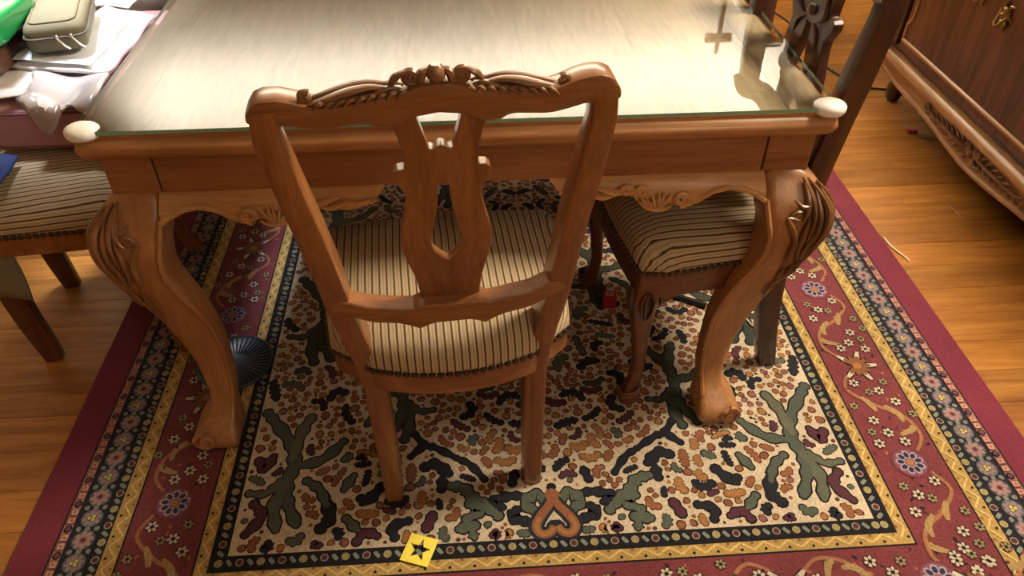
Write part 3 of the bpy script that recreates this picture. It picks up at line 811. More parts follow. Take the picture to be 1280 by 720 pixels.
        lg = mb.obj('front_leg', W.get('f', W['z']), t)
        mb = MB()
        fx, fy = s * .214, seat_front - .040
        for k, (ax, ay) in enumerate(((1, 0), (0, 1))):
            for q in (-.010, .004, .014):
                p = []
                for z, r, w in ((.365, .031, .2), (.345, .035, .8), (.315, .033, .7), (.285, .027, .2)):
                    if ax: p.append((fx + s * (r - .004), fy + .006 + q * w * 1.4, z))
                    else: p.append((fx - s * (q * w * 1.4), fy + r + .002, z))
                leaf(mb, p, .006, .7)
        sp = [(fx + s * .027, fy + .008 + q[0], .335 + q[1]) for q in spiral2(0, 0, .011, 1.3, 1, 1)]
        mb.tube(sp, .0035, 6)
        sp = [(fx + q[0] - s * .006, fy + .034, .335 + q[1]) for q in spiral2(0, 0, .011, 1.3, 1, s)]
        mb.tube(sp, .0035, 6)
        mb.obj('carving', carv, lg)
    return t

make_chair(CH, CHC, (-.043, .93, 0), math.radians(4.5), 'brown carved dining chair with pierced splat at near table end, seen from behind')
make_chair(CD, CDC, (.669, 1.406, 0), math.radians(95), 'shade-darkened dining chair tucked under right side of table, nearest of that side', 'dark chairs along the right side of the table', foot_y=-.05, lean=.05, splat_w=1.3, seat_front=.375, zrail=.350)
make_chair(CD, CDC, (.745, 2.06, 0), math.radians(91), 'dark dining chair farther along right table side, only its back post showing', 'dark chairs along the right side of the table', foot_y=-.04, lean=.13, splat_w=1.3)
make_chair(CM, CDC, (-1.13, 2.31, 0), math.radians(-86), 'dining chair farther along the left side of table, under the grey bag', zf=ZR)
CL = dict(CM, z=wood('dark_cherry_post', (0.06, 0.020, 0.009), (0.15, 0.052, 0.022), 'z'), f=CM['x'])
make_chair(CL, CDC, (-1.125, 1.539, 0), math.radians(-78), 'striped dining chair left of table, loaded with purple case and papers', zf=.0005, curve=-.012, foot_y=.01)

# ------------------------------------------------------------------ dining table
TX, TY0, TY1 = -.008, 1.145, 2.78
HX = .647
tab = empty('dining_table', (TX, 0, 0))
tag(tab, 'large brown dining table with carved cabriole legs and pale veneered top under glass', 'table')
mb = MB()                                           # moulded rim and core of the top
rings = []
for ex, z in ((-.030, .7080), (-.004, .7090), (.006, .716), (.010, .726), (.007, .737), (-.001, .7445), (-.0045, .7455), (-.005, .7525), (-.012, .7535)):
    rings.append([(x, y, z) for x, y in [(q[0], q[1] + (TY0 + TY1) / 2) for q in rrect(HX + ex - .003, (TY1 - TY0) / 2 + ex - .003, .022, 4)]])
mb.loft(rings)
top = mb.obj('tabletop', T['x'], tab, angle=50)
bx = [-.560, -.335, -.115, .115, .335, .560]
for a, b in zip(bx, bx[1:]):
    mb = MB(); mb.box(((a + b) / 2, (TY0 + TY1) / 2, .7545), ((b - a) / 2 - .0003, (TY1 - TY0) / 2 - .085, .0015)); mb.obj('panel', TOP, top, smooth=False)
for sx in (-1, 1):
    mb = MB(); mb.box((sx * .596, (TY0 + TY1) / 2, .7545), (.0353, (TY1 - TY0) / 2 - .016, .0015)); mb.obj('panel', TOP, top, smooth=False)
for y in (TY0 + .050, TY1 - .050):
    mb = MB(); mb.box((0, y, .7545), (.5595, .0345, .0015)); mb.obj('panel', TOP, top, smooth=False)
AX, AY = .628, 1.170                                # apron face
for sy, yy in ((-1, AY), (1, TY0 + TY1 - AY)):      # short aprons
    mb = MB(); mb.box((0, yy - sy * .012, .667), (.540, .012, .0415)); mb.obj('apron_panel', TA, tab, smooth=False, bevel=.0015)
for sx in (-1, 1):
    mb = MB(); mb.box((sx * (AX - .012), (TY0 + TY1) / 2, .667), (.012, (TY1 - TY0) / 2 - .115, .0415)); mb.obj('apron_panel', TA, tab, smooth=False, bevel=.0015)
    for sy, yy in ((-1, AY), (1, TY0 + TY1 - AY)):
        mb = MB(); mb.box((sx * (AX - .042), yy - sy * .042, .667), (.0425, .042, .0415)); mb.obj('corner_block', TA, tab, smooth=False, bevel=.003)

# scalloped skirt with carving; a is the distance from the centre of that side
SKF = [(.150, .624), (.165, .606), (.180, .600), (.211, .597), (.24, .599), (.279, .606), (.297, .606), (.308, .587), (.33, .573), (.352, .568), (.367, .574), (.377, .578), (.39, .573), (.405, .570), (.427, .580), (.451, .597), (.479, .606), (.504, .603), (.534, .590), (.548, .580)]
def skirt(side, sgn, yface):
    """side 'f': runs along x at the front or back; sgn which half; yface outward mapping"""
    mb = MB(); rings = []
    for i in range(61):
        a = lerp(.150, .548, i / 60); zb = interp(SKF, a)
        prof = [(.030, .6275), (.030, zb + .004), (.0, zb)]
        for k in range(1, 7):
            t_ = k / 6; z = lerp(zb, .6275, t_); d = -(.022 + .012 * max(0, (a - .44) / .108) ** 1.5) * (1 - ((z - .585) / .0425) ** 2 if z > .585 else 1)
            prof.append((d if t_ < 1 else .0, z))
        prof[2] = (prof[3][0] + .001, zb)
        rings.append([yface(sgn * a, d, z) for d, z in prof])
    mb.loft(rings)
    sk = mb.obj('skirt', TS, tab, angle=50)
    mb = MB()
    def Q(a, z, d=-.022): return yface(sgn * a, d - .012 * max(0, (a - .44) / .108) ** 1.5, z)
    ps = [Q(a, interp(SKF, a) + .0035, -.022) for a in [lerp(.405, .548, i / 24) for i in range(25)]]
    mb.tube(ps, .0052, 6)
    ps = [Q(a, interp(SKF, a) + .0035, -.022) for a in [lerp(.165, .295, i / 20) for i in range(21)]]
    mb.tube(ps, .0045, 6)
    for ca_, cz, r, tn, a0, h in ((.393, .587, .016, 1.5, -1.6, 1), (.316, .606, .0125, 1.4, -2.2, -1), (.289, .611, .0115, 1.4, -1.0, 1)):
        sp = [Q(ca_ + q[0], cz + q[1], -.0245) for q in spiral2(0, 0, r, tn, a0, h)]
        mb.tube(sp, taper(len(sp), .0062, .8, .9), 7)
    for k, (a0, z0, a1, z1) in enumerate(((.352, .566, .374, .600), (.350, .566, .361, .607), (.348, .566, .350, .606), (.344, .567, .338, .600), (.340, .568, .327, .592), (.330, .571, .315, .597))):
        leaf(mb, [Q(a0, z0), Q(lerp(a0, a1, .4), lerp(z0, z1, .5), -.028), Q(a1, z1, -.0255)], .0075, .7)
    leaf(mb, [Q(.312, .588), Q(.33, .574, -.027), Q(.36, .568, -.027), Q(.378, .577, -.026)], .007, .8)
    leaf(mb, [Q(.292, .604), Q(.265, .608, -.026), Q(.24, .617, -.026), Q(.228, .619)], .0085, .8)
    leaf(mb, [Q(.275, .603), Q(.24, .600, -.027), Q(.21, .612, -.027)], .008, .8)
    leaf(mb, [Q(.245, .599), Q(.215, .600, -.027), Q(.185, .608, -.026), Q(.172, .612)], .008, .8)
    leaf(mb, [Q(.225, .612), Q(.208, .606, -.028), Q(.200, .600, -.026)], .0065, .8)
    mb.obj('carving', TS, sk)
for sgn in (-1, 1):
    skirt('f', sgn, lambda a, d, z: (a, AY + d, z))
    skirt('b', sgn, lambda a, d, z: (a, TY0 + TY1 - AY - d, z))
for sx in (-1, 1):                                  # plainer side skirts
    mb = MB(); rings = []
    for i in range(49):
        u = -1 + 2 * i / 48; a = u * ((TY1 - TY0) / 2 - .11); zb = .606 - .028 * abs(math.cos(u * PI * 2)) ** 3
        rings.append([(sx * (AX - .03), (TY0 + TY1) / 2 + a, .6275), (sx * (AX - .03), (TY0 + TY1) / 2 + a, zb), (sx * (AX + .018), (TY0 + TY1) / 2 + a, zb), (sx * (AX + .020), (TY0 + TY1) / 2 + a, .605), (sx * AX, (TY0 + TY1) / 2 + a, .6275)])
    mb.loft(rings); mb.obj('skirt', T['y'], tab, angle=50)

# cabriole legs: (z, inner x, outer x, front y, back y)
LEG = [(.6275, .552, .630, 1.168, 1.245), (.600, .548, .658, 1.150, 1.245), (.575, .550, .673, 1.134, 1.240), (.545, .556, .681, 1.122, 1.232), (.51, .566, .680, 1.116, 1.222), (.47, .566, .664, 1.116, 1.210), (.43, .553, .646, 1.121, 1.200), (.38, .532, .626, 1.130, 1.196),
       (.33, .518, .608, 1.138, 1.196), (.27, .510, .592, 1.146, 1.198), (.20, .510, .578, 1.150, 1.200), (.13, .510, .566, 1.138, 1.196), (.095, .514, .563, 1.126, 1.188), (.078, .514, .570, 1.108, 1.184), (.062, .512, .592, 1.090, 1.180), (.045, .508, .603, 1.076, 1.174), (.026, .508, .605, 1.070, 1.168), (ZR, .520, .594, 1.080, 1.162)]
for sx in (-1, 1):
    for sy in (-1, 1):
        my = (lambda y: y) if sy < 0 else (lambda y: TY0 + TY1 - y)
        mb = MB(); rings = []
        tabz = sorted(LEG)
        zs = [ZR, .022, .028, .036, .045, .054, .062, .073, .085, .105, .13, .165, .20, .235, .27, .30, .33, .355, .38, .405, .43, .45, .47, .49, .51, .528, .545, .56, .575, .59, .60, .614, .6275]
        def col(z, c):
            k = max(0.0, 1 - z / .5) ** .8 * (-.012 if sx > 0 else .024) if c in (1, 2) else 0.0
            return interp([(r[0], r[c]) for r in tabz], z) + k
        for z in zs:
            xi, xo, yf, ybk = (col(z, c) for c in (1, 2, 3, 4))
            hx, hy = (xo - xi) / 2, (ybk - yf) / 2
            r = .014 if z < .45 else .022
            rings.append([(sx * ((xi + xo) / 2 + q[0]), my((yf + ybk) / 2 + q[1]), z) for q in rrect(hx, hy, r, 4)])
        mb.loft(rings)
        leg = mb.obj('leg', T['z'], tab, angle=60)
        mb = MB()                                    # bead along the inner front edge
        bp = [(sx * (col(z, 1) + .004), my(col(z, 3) + .003), z) for z in [lerp(.075, .580, i / 40) for i in range(41)]] + [(sx * .549, my(1.1365), .586)]
        mb.tube(bp, .0055, 6)
        mb.obj('edge_bead', T['z'], leg)
        mb = MB()                                    # acanthus on the knee
        def K(u, z, lift=.0):
            """u 0..1 goes from the front face round the corner to the side face"""
            xi, xo, yf, ybk = (col(z, c) for c in (1, 2, 3, 4)); r = .022
            L1 = .078; Lc = r * PI / 2; L2 = .042; s_ = u * (L1 + Lc + L2)
            if s_ < L1: x = xo - r - (L1 - s_); y = yf - lift
            elif s_ < L1 + Lc:
                an = (s_ - L1) / r; x = xo - r + (r + lift) * math.sin(an); y = yf + r - (r + lift) * math.cos(an)
            else: x = xo + lift; y = yf + r + (s_ - L1 - Lc)
            return (sx * x, my(y), z)
        for pts, r in (([(.50, .615), (.42, .590), (.34, .560), (.24, .545)], .0085), ([(.52, .620), (.46, .59), (.42, .55), (.40, .50)], .0095), ([(.56, .618), (.58, .57), (.55, .52), (.52, .46)], .0105),
                       ([(.24, .548), (.10, .552), (.16, .532), (.24, .505), (.30, .47), (.38, .45)], .009), ([(.36, .55), (.32, .525), (.34, .495), (.42, .47), (.52, .452)], .0085),
                       ([(.62, .61), (.70, .57), (.66, .52), (.58, .47)], .009), ([(.66, .595), (.80, .57), (.86, .54), (.78, .50), (.66, .46)], .0085), ([(.44, .575), (.30, .572), (.24, .585)], .007),
                       ([(.46, .52), (.44, .49), (.48, .465), (.50, .48), (.47, .495)], .0075), ([(.50, .45), (.52, .42), (.49, .40), (.50, .38)], .0075), ([(.42, .44), (.46, .415), (.50, .40)], .006), ([(.6, .44), (.56, .415), (.52, .40)], .006),
                       ([(.48, .60), (.38, .575), (.36, .54)], .007), ([(.54, .60), (.50, .56), (.48, .52), (.46, .49)], .008), ([(.60, .60), (.64, .56), (.62, .51)], .008), ([(.30, .565), (.20, .562), (.13, .556)], .006),
                       ([(.20, .535), (.27, .50), (.34, .465), (.42, .44)], .006), ([(.56, .50), (.54, .47), (.51, .44), (.50, .41)], .007), ([(.70, .55), (.74, .51), (.68, .47), (.60, .44)], .007), ([(.54, .39), (.51, .375), (.47, .36)], .005), ([(.46, .40), (.50, .37), (.53, .345)], .0055)):
            leaf(mb, [K(u, z, .0065) for u, z in pts], r * .72, 1.0, n=5)
        mb.obj('carving', TC_, leg)
        mb = MB()                                    # volute on the toe
        cx_, cz_ = sx * (col(.045, 2) - .028), .044
        sp = [(cx_ + q[0] * (1 if sx > 0 else -1), my(1.072), cz_ + q[1]) for q in spiral2(0, 0, .025, 1.7, 1.6, -1, 30)]
        mb.tube(sp, taper(len(sp), .0055, .9, .9), 7)
        mb.tube([(cx_, my(1.082), cz_), (cx_, my(1.065), cz_)], .011, 10)
        mb.obj('scroll_toe', T['z'], leg)

# glass plate and its two corner guards
mb = MB()
GX, GY0, GY1 = .645, 1.147, 2.778
c_ = rrect(GX, (GY1 - GY0) / 2, .012, 3)
gp = [(x + TX, y + (GY0 + GY1) / 2) for x, y in c_]; n = len(gp)
vs_ = [(x, y, .7563) for x, y in gp] + [(x, y, .7633) for x, y in gp]
mb.add(vs_, [tuple(reversed(range(n)))], 0); mb.add(vs_, [tuple(range(n, 2 * n))], 0)
for i in range(n): mb.add(vs_, [(i, (i + 1) % n, (i + 1) % n + n, i + n)], 1)
gl = mb.obj('glass_sheet', [GLASS, GEDGE], smooth=False)
tag(gl, 'clear glass sheet with green cut edge covering the dining table top', 'glass')
for sx, lab in ((-1, 'white plastic corner guard on the left front corner of table glass'), (1, 'white plastic corner guard on right front corner of table glass')):
    mb = MB()
    rings = []
    cx_, cy_ = TX + sx * .630, GY0 + .018
    for z, f in ((.748, .70), (.750, .90), (.754, .98), (.758, 1.0), (.763, .98), (.767, .86), (.7705, .62), (.7715, .3)):
        ring = []
        for k in range(20):
            a = 2 * PI * k / 20; x = .028 * math.cos(a); y = .025 * math.sin(a)
            ring.append((cx_ + sx * -.0 + x * f * 1.05, cy_ + y * f - .006, z))
        rings.append(ring)
    mb.loft(rings)
    g = mb.obj('corner_guard', WHITE, angle=60)
    tag(g, lab, 'corner guard', 'white glass corner guards')

# ------------------------------------------------------------------ sideboard on the right wall
sb = empty('sideboard', (1.57, 0, 0))
tag(sb, 'long dark wooden sideboard with carved scalloped base rail standing along right wall', 'sideboard')
SY0, SY1 = 1.27, 2.64
def bxo(name, c, h, mat, par, bev=.002):
    mb = MB(); mb.box(c, h); return mb.obj(name, mat, par, smooth=False, bevel=bev)
bxo('body', (.245, (SY0 + SY1) / 2, .60), (.265, (SY1 - SY0) / 2, .365), CHEST_F, sb)
bxo('counter', (.255, (SY0 + SY1) / 2, .985), (.275, (SY1 - SY0) / 2 + .03, .018), CHEST_D, sb, .006)
mb = MB(); rings = []                                # ledge moulding
for i, y in enumerate((SY0 - .025, SY1 + .022)):
    rings.append([(.25 , y, .194), (-.040, y, .194), (-.048, y, .199), (-.052, y, .208), (-.050, y, .218), (-.044, y, .226), (-.038, y, .230), (.25, y, .230)])
mb.loft(rings); mb.obj('ledge', CHEST_L, sb, angle=30)
mb = MB(); rings = []                                # scalloped base rail, bowed at the middle
def chz(y):
    u = (y - 1.955) / .66
    return .122 - .034 * math.exp(-(u / .38) ** 2) + .016 * (abs(u) > .78) * (abs(u) - .78) / .22
for i in range(50):
    y = lerp(SY0, SY1, i / 49); zb = chz(y)
    rings.append([(.03, y, .206), (.03, y, zb), (-.018, y, zb), (-.022, y, zb + .004), (-.022, y, zb + .012), (-.016, y, zb + .016), (-.012, y, .19), (-.014, y, .206)])
mb.loft(rings); br = mb.obj('base_rail', CHEST_L, sb, angle=35)
mb = MB()                                           # carved foliage on the base rail
def S(y, z, lift=0): return (-.017 - lift, y, z)
rs = random.Random(4)
for s in (-1, 1):
    for k in range(9):
        y = 1.955 + s * (.015 + .031 * k); w = 1 - k / 11
        leaf(mb, [S(y, .150), S(y + s * .015, .150 + .024 * w, .006), S(y + s * .034, .156 + .026 * w, .003)], .0085 * (.6 + .4 * w), .7)
        leaf(mb, [S(y, .148), S(y + s * .016, .148 - .022 * w, .006), S(y + s * .034, .146 - .016 * w, .003)], .0085 * (.6 + .4 * w), .7)
    leaf(mb, [S(1.955, .150, .004), S(1.955 + s * .12, .152, .008), S(1.955 + s * .28, .152, .004)], .008, .7, n=8)
    sp = [S(1.955 + s * (.295 + q[0]), .158 + q[1], .004) for q in spiral2(0, 0, .015, 1.5, 3, -1)]
    mb.tube(sp, .005, 6)
    sp = [S(1.955 + s * (.03 + q[0]), .165 + q[1], .006) for q in spiral2(0, 0, .016, 1.5, 2, 1)]
    mb.tube(sp, .005, 6)
mb.ball(S(1.955, .15, .006), .014, 8, 5)
mb.obj('carving', CHEST_C, br)
for y in (SY0 + .06, SY1 - .03):                     # bun feet
    mb = MB(); rings = []
    for z, r in ((.0005, .018), (.012, .027), (.035, .032), (.06, .030), (.085, .022), (.10, .028), (.125, .034), (.20, .036)):
        rings.append([(.070 + r * math.cos(2 * PI * k / 16), y + r * math.sin(2 * PI * k / 16), z) for k in range(16)])
    mb.loft(rings); mb.obj('foot', CHEST_F, sb)
    mb = MB(); rings = []
    for z, r in ((.0005, .018), (.012, .027), (.035, .032), (.06, .030), (.085, .022), (.10, .028), (.125, .034), (.20, .036)):
        rings.append([(.455 + r * math.cos(2 * PI * k / 16), y + r * math.sin(2 * PI * k / 16), z) for k in range(16)])
    mb.loft(rings); mb.obj('foot', CHEST_F, sb)
for ya, yb2 in ((1.400, 2.515),):
    d = bxo('door', (-.022, (ya + yb2) / 2, .60), (.010, (yb2 - ya) / 2, .345), CHEST_D, sb)
    mb = MB()
    o1, o2, zl, zh = ya + .012, yb2 - .012, .288, .925
    c = .035
    path = [(o1, zl), (o2, zl), (o2, zl + .055), (o2 - .02, zl + .08), (o2 - .02, zh - .08), (o2, zh - .055), (o2, zh), (o1, zh), (o1, zl)]
    for a, b in zip(path, path[1:]):
        mb.tube([(-.033, a[0], a[1]), (-.033, b[0], b[1])], .007, 6)
    mb.obj('moulding', CHEST_L, d)
mb = MB()                                           # brass pulls near the meeting edge of the far door
for y, z in ((2.045, .55), (2.175, .575)):
    mb = MB()
    mb.ball((-.012, y, z), .020, 10, 6, (.25, 1, 1.3)); mb.ball((-.018, y, z + .018), .009, 8, 5); mb.ball((-.018, y, z - .018), .008, 8, 5)
    for k in range(6):
        a = k * PI / 3; leaf(mb, [(-.010, y, z), (-.014, y + .022 * math.cos(a), z + .03 * math.sin(a)), (-.008, y + .034 * math.cos(a + .3), z + .045 * math.sin(a + .3))], .006, .6)
    mb.tube([(-.02, y - .018, z), (-.032, y - .010, z - .022), (-.034, y, z - .028), (-.032, y + .010, z - .022), (-.02, y + .018, z)], .004, 8)
    mb.v = [(p[0] - .024, p[1], p[2]) for p in mb.v]
    mb.obj('brass_pull', BRASS, sb)
mb = MB()                                           # corner pilaster
mb.box((-.026, SY1 - .055, .60), (.010, .05, .345))
pil = mb.obj('pilaster', CHEST_F, sb, smooth=False, bevel=.003)
mb = MB()
for z in (.36, .42, .48, .54):
    leaf(mb, [(-.036, SY1 - .055, z - .02), (-.044, SY1 - .070, z + .01), (-.038, SY1 - .055, z + .05)], .010, .7)
    leaf(mb, [(-.036, SY1 - .055, z - .02), (-.044, SY1 - .040, z + .01), (-.038, SY1 - .055, z + .05)], .010, .7)
mb.obj('carving', CHEST_F, pil)

# ------------------------------------------------------------------ things piled on the left chair
def softbox(mb, c, h, r=.02, n=5, puff=.0, seed=0, nz=0.0, rot=0.0):
    """rounded box as stacked rounded rectangles, slightly puffed"""
    rings = []; m = 14
    for i in range(m + 1):
        t_ = -1 + 2 * i / m; a = abs(t_)
        inset = r * (1 - math.sqrt(max(0, 1 - max(0, (a - (1 - r / h[2])) / (r / h[2])) ** 2)))
        pf = puff * (1 - t_ * t_)
        ring = []
        for q in rrect(h[0] - inset + pf, h[1] - inset + pf, r * 1.4, n):
            p = Vector((q[0], q[1], t_ * h[2]))
            if nz: p += noise.noise_vector(p * 14 + Vector((seed, 0, 0))) * nz
            p = Matrix.Rotation(rot, 3, 'Z') @ p
            ring.append(p + Vector(c))
        rings.append(ring)
    mb.loft(rings)
PURP = plain('purple_canvas', (0.50, 0.275, 0.325), 0.8, bump=.4, bscale=500, sheen=.2)
cs = empty('soft_case', (0, 0, 0))
tag(cs, 'dusty purple soft case lying on the striped seat left of table', 'case')
mb = MB(); softbox(mb, (-.885, 1.83, .5535), (.165, .275, .056), .016, 4, .004, 1, .003)
case_body = mb.obj('body', PURP, cs)
mb = MB()
for z in (.512, .592):
    q = [(x - .885, y + 1.83, z) for x, y in rrect(.168, .278, .022, 5)]
    mb.tube(q + [q[0]], .0028, 6)
mb.obj('piping', plain('purple_piping', (0.24, 0.09, 0.115), .7), cs)

def sheet(name, pts, mat, nu=14, nv=10, wrinkle=.004, thick=.0015, seed=0, parent=None, fold=8.0):
    """crumpled sheet spanned by four corners"""
    a, b, c, d = [Vector(p) for p in pts]; mb = MB(); vs_ = []
    for i in range(nu + 1):
        for j in range(nv + 1):
            u, v = i / nu, j / nv
            p = (a * (1 - u) + b * u) * (1 - v) + (d * (1 - u) + c * u) * v
            w = noise.noise(Vector((p.x * fold + seed, p.y * fold, p.z * fold * .5))) * wrinkle * 2 + noise.noise(Vector((p.x * fold * 2.7, p.y * fold * 2.7 + seed, 0))) * wrinkle
            edge = noise.noise(Vector((p.x * 11, p.y * 11, seed))) * .012
            vs_.append((p.x + edge, p.y + edge * .7, p.z + w + .004))
    fs = [(i * (nv + 1) + j, (i + 1) * (nv + 1) + j, (i + 1) * (nv + 1) + j + 1, i * (nv + 1) + j + 1) for i in range(nu) for j in range(nv)]
    mb.add(vs_, fs)
    o = mb.obj(name, mat, parent, angle=70)
    s = o.modifiers.new('thick', 'SOLIDIFY'); s.thickness = thick; s.offset = 1
    return o
PAPER = plain('white_paper', (0.86, 0.86, 0.86), 0.6, bscale=30)
PAPB = plain('blueish_paper', (0.74, 0.79, 0.88), 0.6, bscale=30)
BAGW = plain('grey_plastic_film', (0.46, 0.42, 0.43), 0.22, coat=.5, bscale=20)
o = sheet('paper_stack', [(-1.03, 1.700, .630), (-.80, 1.650, .628), (-.79, 1.99, .624), (-.94, 2.06, .624)], PAPER, wrinkle=.003, thick=.008, seed=2)
tag(o, 'bright white pile of papers fanned out beside the table, on top of purple case', 'papers')
o = sheet('paper_sheet', [(-1.03, 1.705, .649), (-.84, 1.665, .646), (-.83, 1.93, .644), (-.97, 1.99, .644)], PAPB, wrinkle=.003, thick=.002, seed=5)
tag(o, 'curled bluish white paper sheet directly under the olive pouch', 'paper')
o = sheet('paper_sheet', [(-.99, 2.06, .625), (-.89, 2.05, .625), (-.87, 2.10, .630), (-.96, 2.12, .640)], PAPER, wrinkle=.008, thick=.002, seed=9)
tag(o, 'small crumpled white paper with torn top edge behind the pouch', 'paper')
# grey plastic bag slumping over the front of the case
mb = MB(); vs_ = []
nu, nv = 16, 12
for i in range(nu + 1):
    for j in range(nv + 1):
        u, v = i / nu, j / nv
        x = lerp(-.975 + .025 * v, -.800, u) + .008 * math.sin(v * 3)
        s_ = v * (.20 - .05 * math.cos(u * 9))
        if s_ < .15: y = 1.675 - s_; z = .616 + .010 * math.sin(u * 7 + 1)
        else: y = 1.532 - .008 * (s_ - .15) / .09 ; z = .616 - (s_ - .15) * (.75 - .45 * u)
        y -= .012 * math.sin(u * PI) ; z += .010 * noise.noise(Vector((x * 16, y * 16, z * 16)))
        vs_.append((x, y, z + .006))
mb.add(vs_, [(i * (nv + 1) + j, (i + 1) * (nv + 1) + j, (i + 1) * (nv + 1) + j + 1, i * (nv + 1) + j + 1) for i in range(nu) for j in range(nv)])
o = mb.obj('plastic_bag', BAGW, angle=75); s = o.modifiers.new('t', 'SOLIDIFY'); s.thickness = .006; s.offset = 1
tag(o, 'shiny grey plastic bag slumped over the front edge of purple case', 'bag')
o = sheet('plastic_bag', [(-1.048, 1.560, .616), (-.945, 1.560, .616), (-.975, 1.69, .618), (-1.048, 1.80, .618)], plain('beige_film', (.62, .57, .55), .3, coat=.4, bscale=15), wrinkle=.006, thick=.004, seed=14)
tag(o, 'beige crumpled plastic bag at the left picture edge on purple case', 'bag')
# olive pouch
po = empty('zip_pouch', (-.945, 1.825, .659), math.radians(15))
tag(po, 'olive green zipped pouch lying on the white papers', 'pouch')
OLV = plain('olive_canvas', (.135, .118, .070), .8, bump=.4, bscale=500)
mb = MB(); softbox(mb, (0, 0, .036), (.060, .125, .034), .018, 5, .004, 3, .002); mb.obj('body', OLV, po)
mb = MB(); q = [(x, y, .069) for x, y in rrect(.048, .112, .022, 6)]; mb.tube(q + [q[0]], .0022, 6); mb.obj('seam', plain('olive_seam', (.13, .105, .055), .8), po)
mb = MB(); q = [(x, y, .040) for x, y in rrect(.0645, .1295, .025, 6)]; mb.tube(q + [q[0]], .0028, 6); mb.obj('zip', plain('dark_zip', (.06, .05, .035), .6), po)
STEEL = plain('steel', (.6, .58, .54), .3, metal=1)
for x in (.004, .034):
    mb = MB(); mb.tube([(x, -.131, .042), (x + .004, -.138, .037), (x + .014, -.142, .024), (x + .022, -.141, .016)], .003, 8, .5); mb.ball((x, -.130, .042), .005, 8, 5)
    mb.obj('zip_pull', STEEL, po)
# green bag, brown leather item at the far left
mb = MB(); softbox(mb, (-1.047, 1.745, .738), (.050, .11, .045), .035, 5, .006, 6, .018)
o = mb.obj('plastic_bag', plain('green_film', (.012, .30, .085), .25, coat=.6, bscale=10), angle=60)
tag(o, 'glossy green plastic bag in the top left corner of the pile', 'bag')
mb = MB(); softbox(mb, (-1.056, 1.755, .659), (.032, .12, .024), .016, 5, .003, 8, .004)
o = mb.obj('leather_wallet', plain('brown_leather', (.085, .035, .022), .45, bump=.3, bscale=120), angle=60)
tag(o, 'brown leather folder under the green bag, left of olive pouch', 'folder')
mb = MB(); softbox(mb, (-.92, 2.32, .562), (.14, .14, .062), .05, 5, .012, 12, .025)
o = mb.obj('fabric_bag', plain('grey_fabric', (.23, .21, .19), .85, bump=.4), angle=60)
tag(o, 'crumpled grey fabric bag on the farther left chair, behind the white papers', 'bag')
mb = MB(); mb.tube(smooth_pts([(-1.02, 2.36, .652), (-.985, 2.30, .655), (-.965, 2.22, .648), (-.945, 2.165, .625)], 5), .017, 8, .5)
o = mb.obj('bag_strap', plain('navy_webbing', (.018, .03, .07), .8, bump=.3), angle=60)
tag(o, 'dark navy strap running over the grey fabric bag', 'strap')
# cloths hanging at the back of the left chair
o = sheet('blue_cloth', [(-1.10, 1.395, .512), (-.985, 1.385, .508), (-.985, 1.51, .508), (-1.10, 1.51, .510)], plain('blue_fabric', (.02, .045, .19), .8, bump=.3), wrinkle=.006, thick=.006, seed=21)
tag(o, 'navy blue cloth lying over the rear corner of left chair seat', 'cloth')
mb = MB(); vs_ = []
for i in range(11):
    for j in range(13):
        u, v = i / 10, j / 12
        q = v * (.30 + .04 * u); x = lerp(-1.17, -1.005, u) - .010 * v + .008 * math.sin(v * 6 + u * 3)
        if q < .07: y = 1.435 - q; z = .500 + .004 * math.sin(u * 8)
        else: y = 1.362 - .012 * math.sin(u * PI) * min(1, (q - .07) / .05) - .005 * math.sin(u * 9 + v * 5); z = .498 - (q - .07)
        vs_.append((x, y, z))
mb.add(vs_, [(i * 13 + j, (i + 1) * 13 + j, (i + 1) * 13 + j + 1, i * 13 + j + 1) for i in range(10) for j in range(12)])
o = mb.obj('grey_cloth', plain('sage_cloth', (.20, .185, .12), .75, bump=.3), angle=80); s = o.modifiers.new('t', 'SOLIDIFY'); s.thickness = .005
tag(o, 'grey green cloth hanging down from the left chair beside its rear leg', 'cloth')

# ------------------------------------------------------------------ small things on rug and floor
# yellow card with a star cut out
mb = MB()
a0 = math.radians(-20.5); hw = .0295; ce = (-.1345, .8025)
ux = Vector((.054, -.019)); uy = Vector((.0215, .057))
outer = [(ce[0] + (ux.x * i + uy.x * j) / 2, ce[1] + (ux.y * i + uy.y * j) / 2) for i, j in ((-1, -1), (1, -1), (1, 1), (-1, 1))]
star = []
for k in range(10):
    r = .0235 if k % 2 == 0 else .0098; a = math.radians(68 + 36 * k)
    star.append((ce[0] + r * math.cos(a) * .95, ce[1] + r * math.sin(a) * 1.05))
mb.plate(outer, [list(reversed(star))], lambda x, y, d: (x, y, d), ZR + .003, ZR + .0005)
o = mb.obj('star_card', plain('yellow_card', (.95, .80, .10), .6, bscale=60), smooth=False)
tag(o, 'small yellow square card with star shaped cutout lying on the rug', 'card')
# red cube box
rbx = empty('red_box', (.352, 1.49, ZR), math.radians(-4))
tag(rbx, 'small red box with white label standing on the rug under the table', 'box')
bxo('body', (0, 0, .021), (.017, .013, .0205), plain('red_card', (.34, .012, .025), .4), rbx, .002)
bxo('paper_label', (-.001, -.0015, .0418), (.010, .007, .0005), plain('label_white', (.62, .42, .42), .5), rbx, 0)
bxo('label_mark', (-.001, -.0015, .0425), (.006, .0035, .0004), plain('label_red', (.34, .08, .09), .5), rbx, 0)
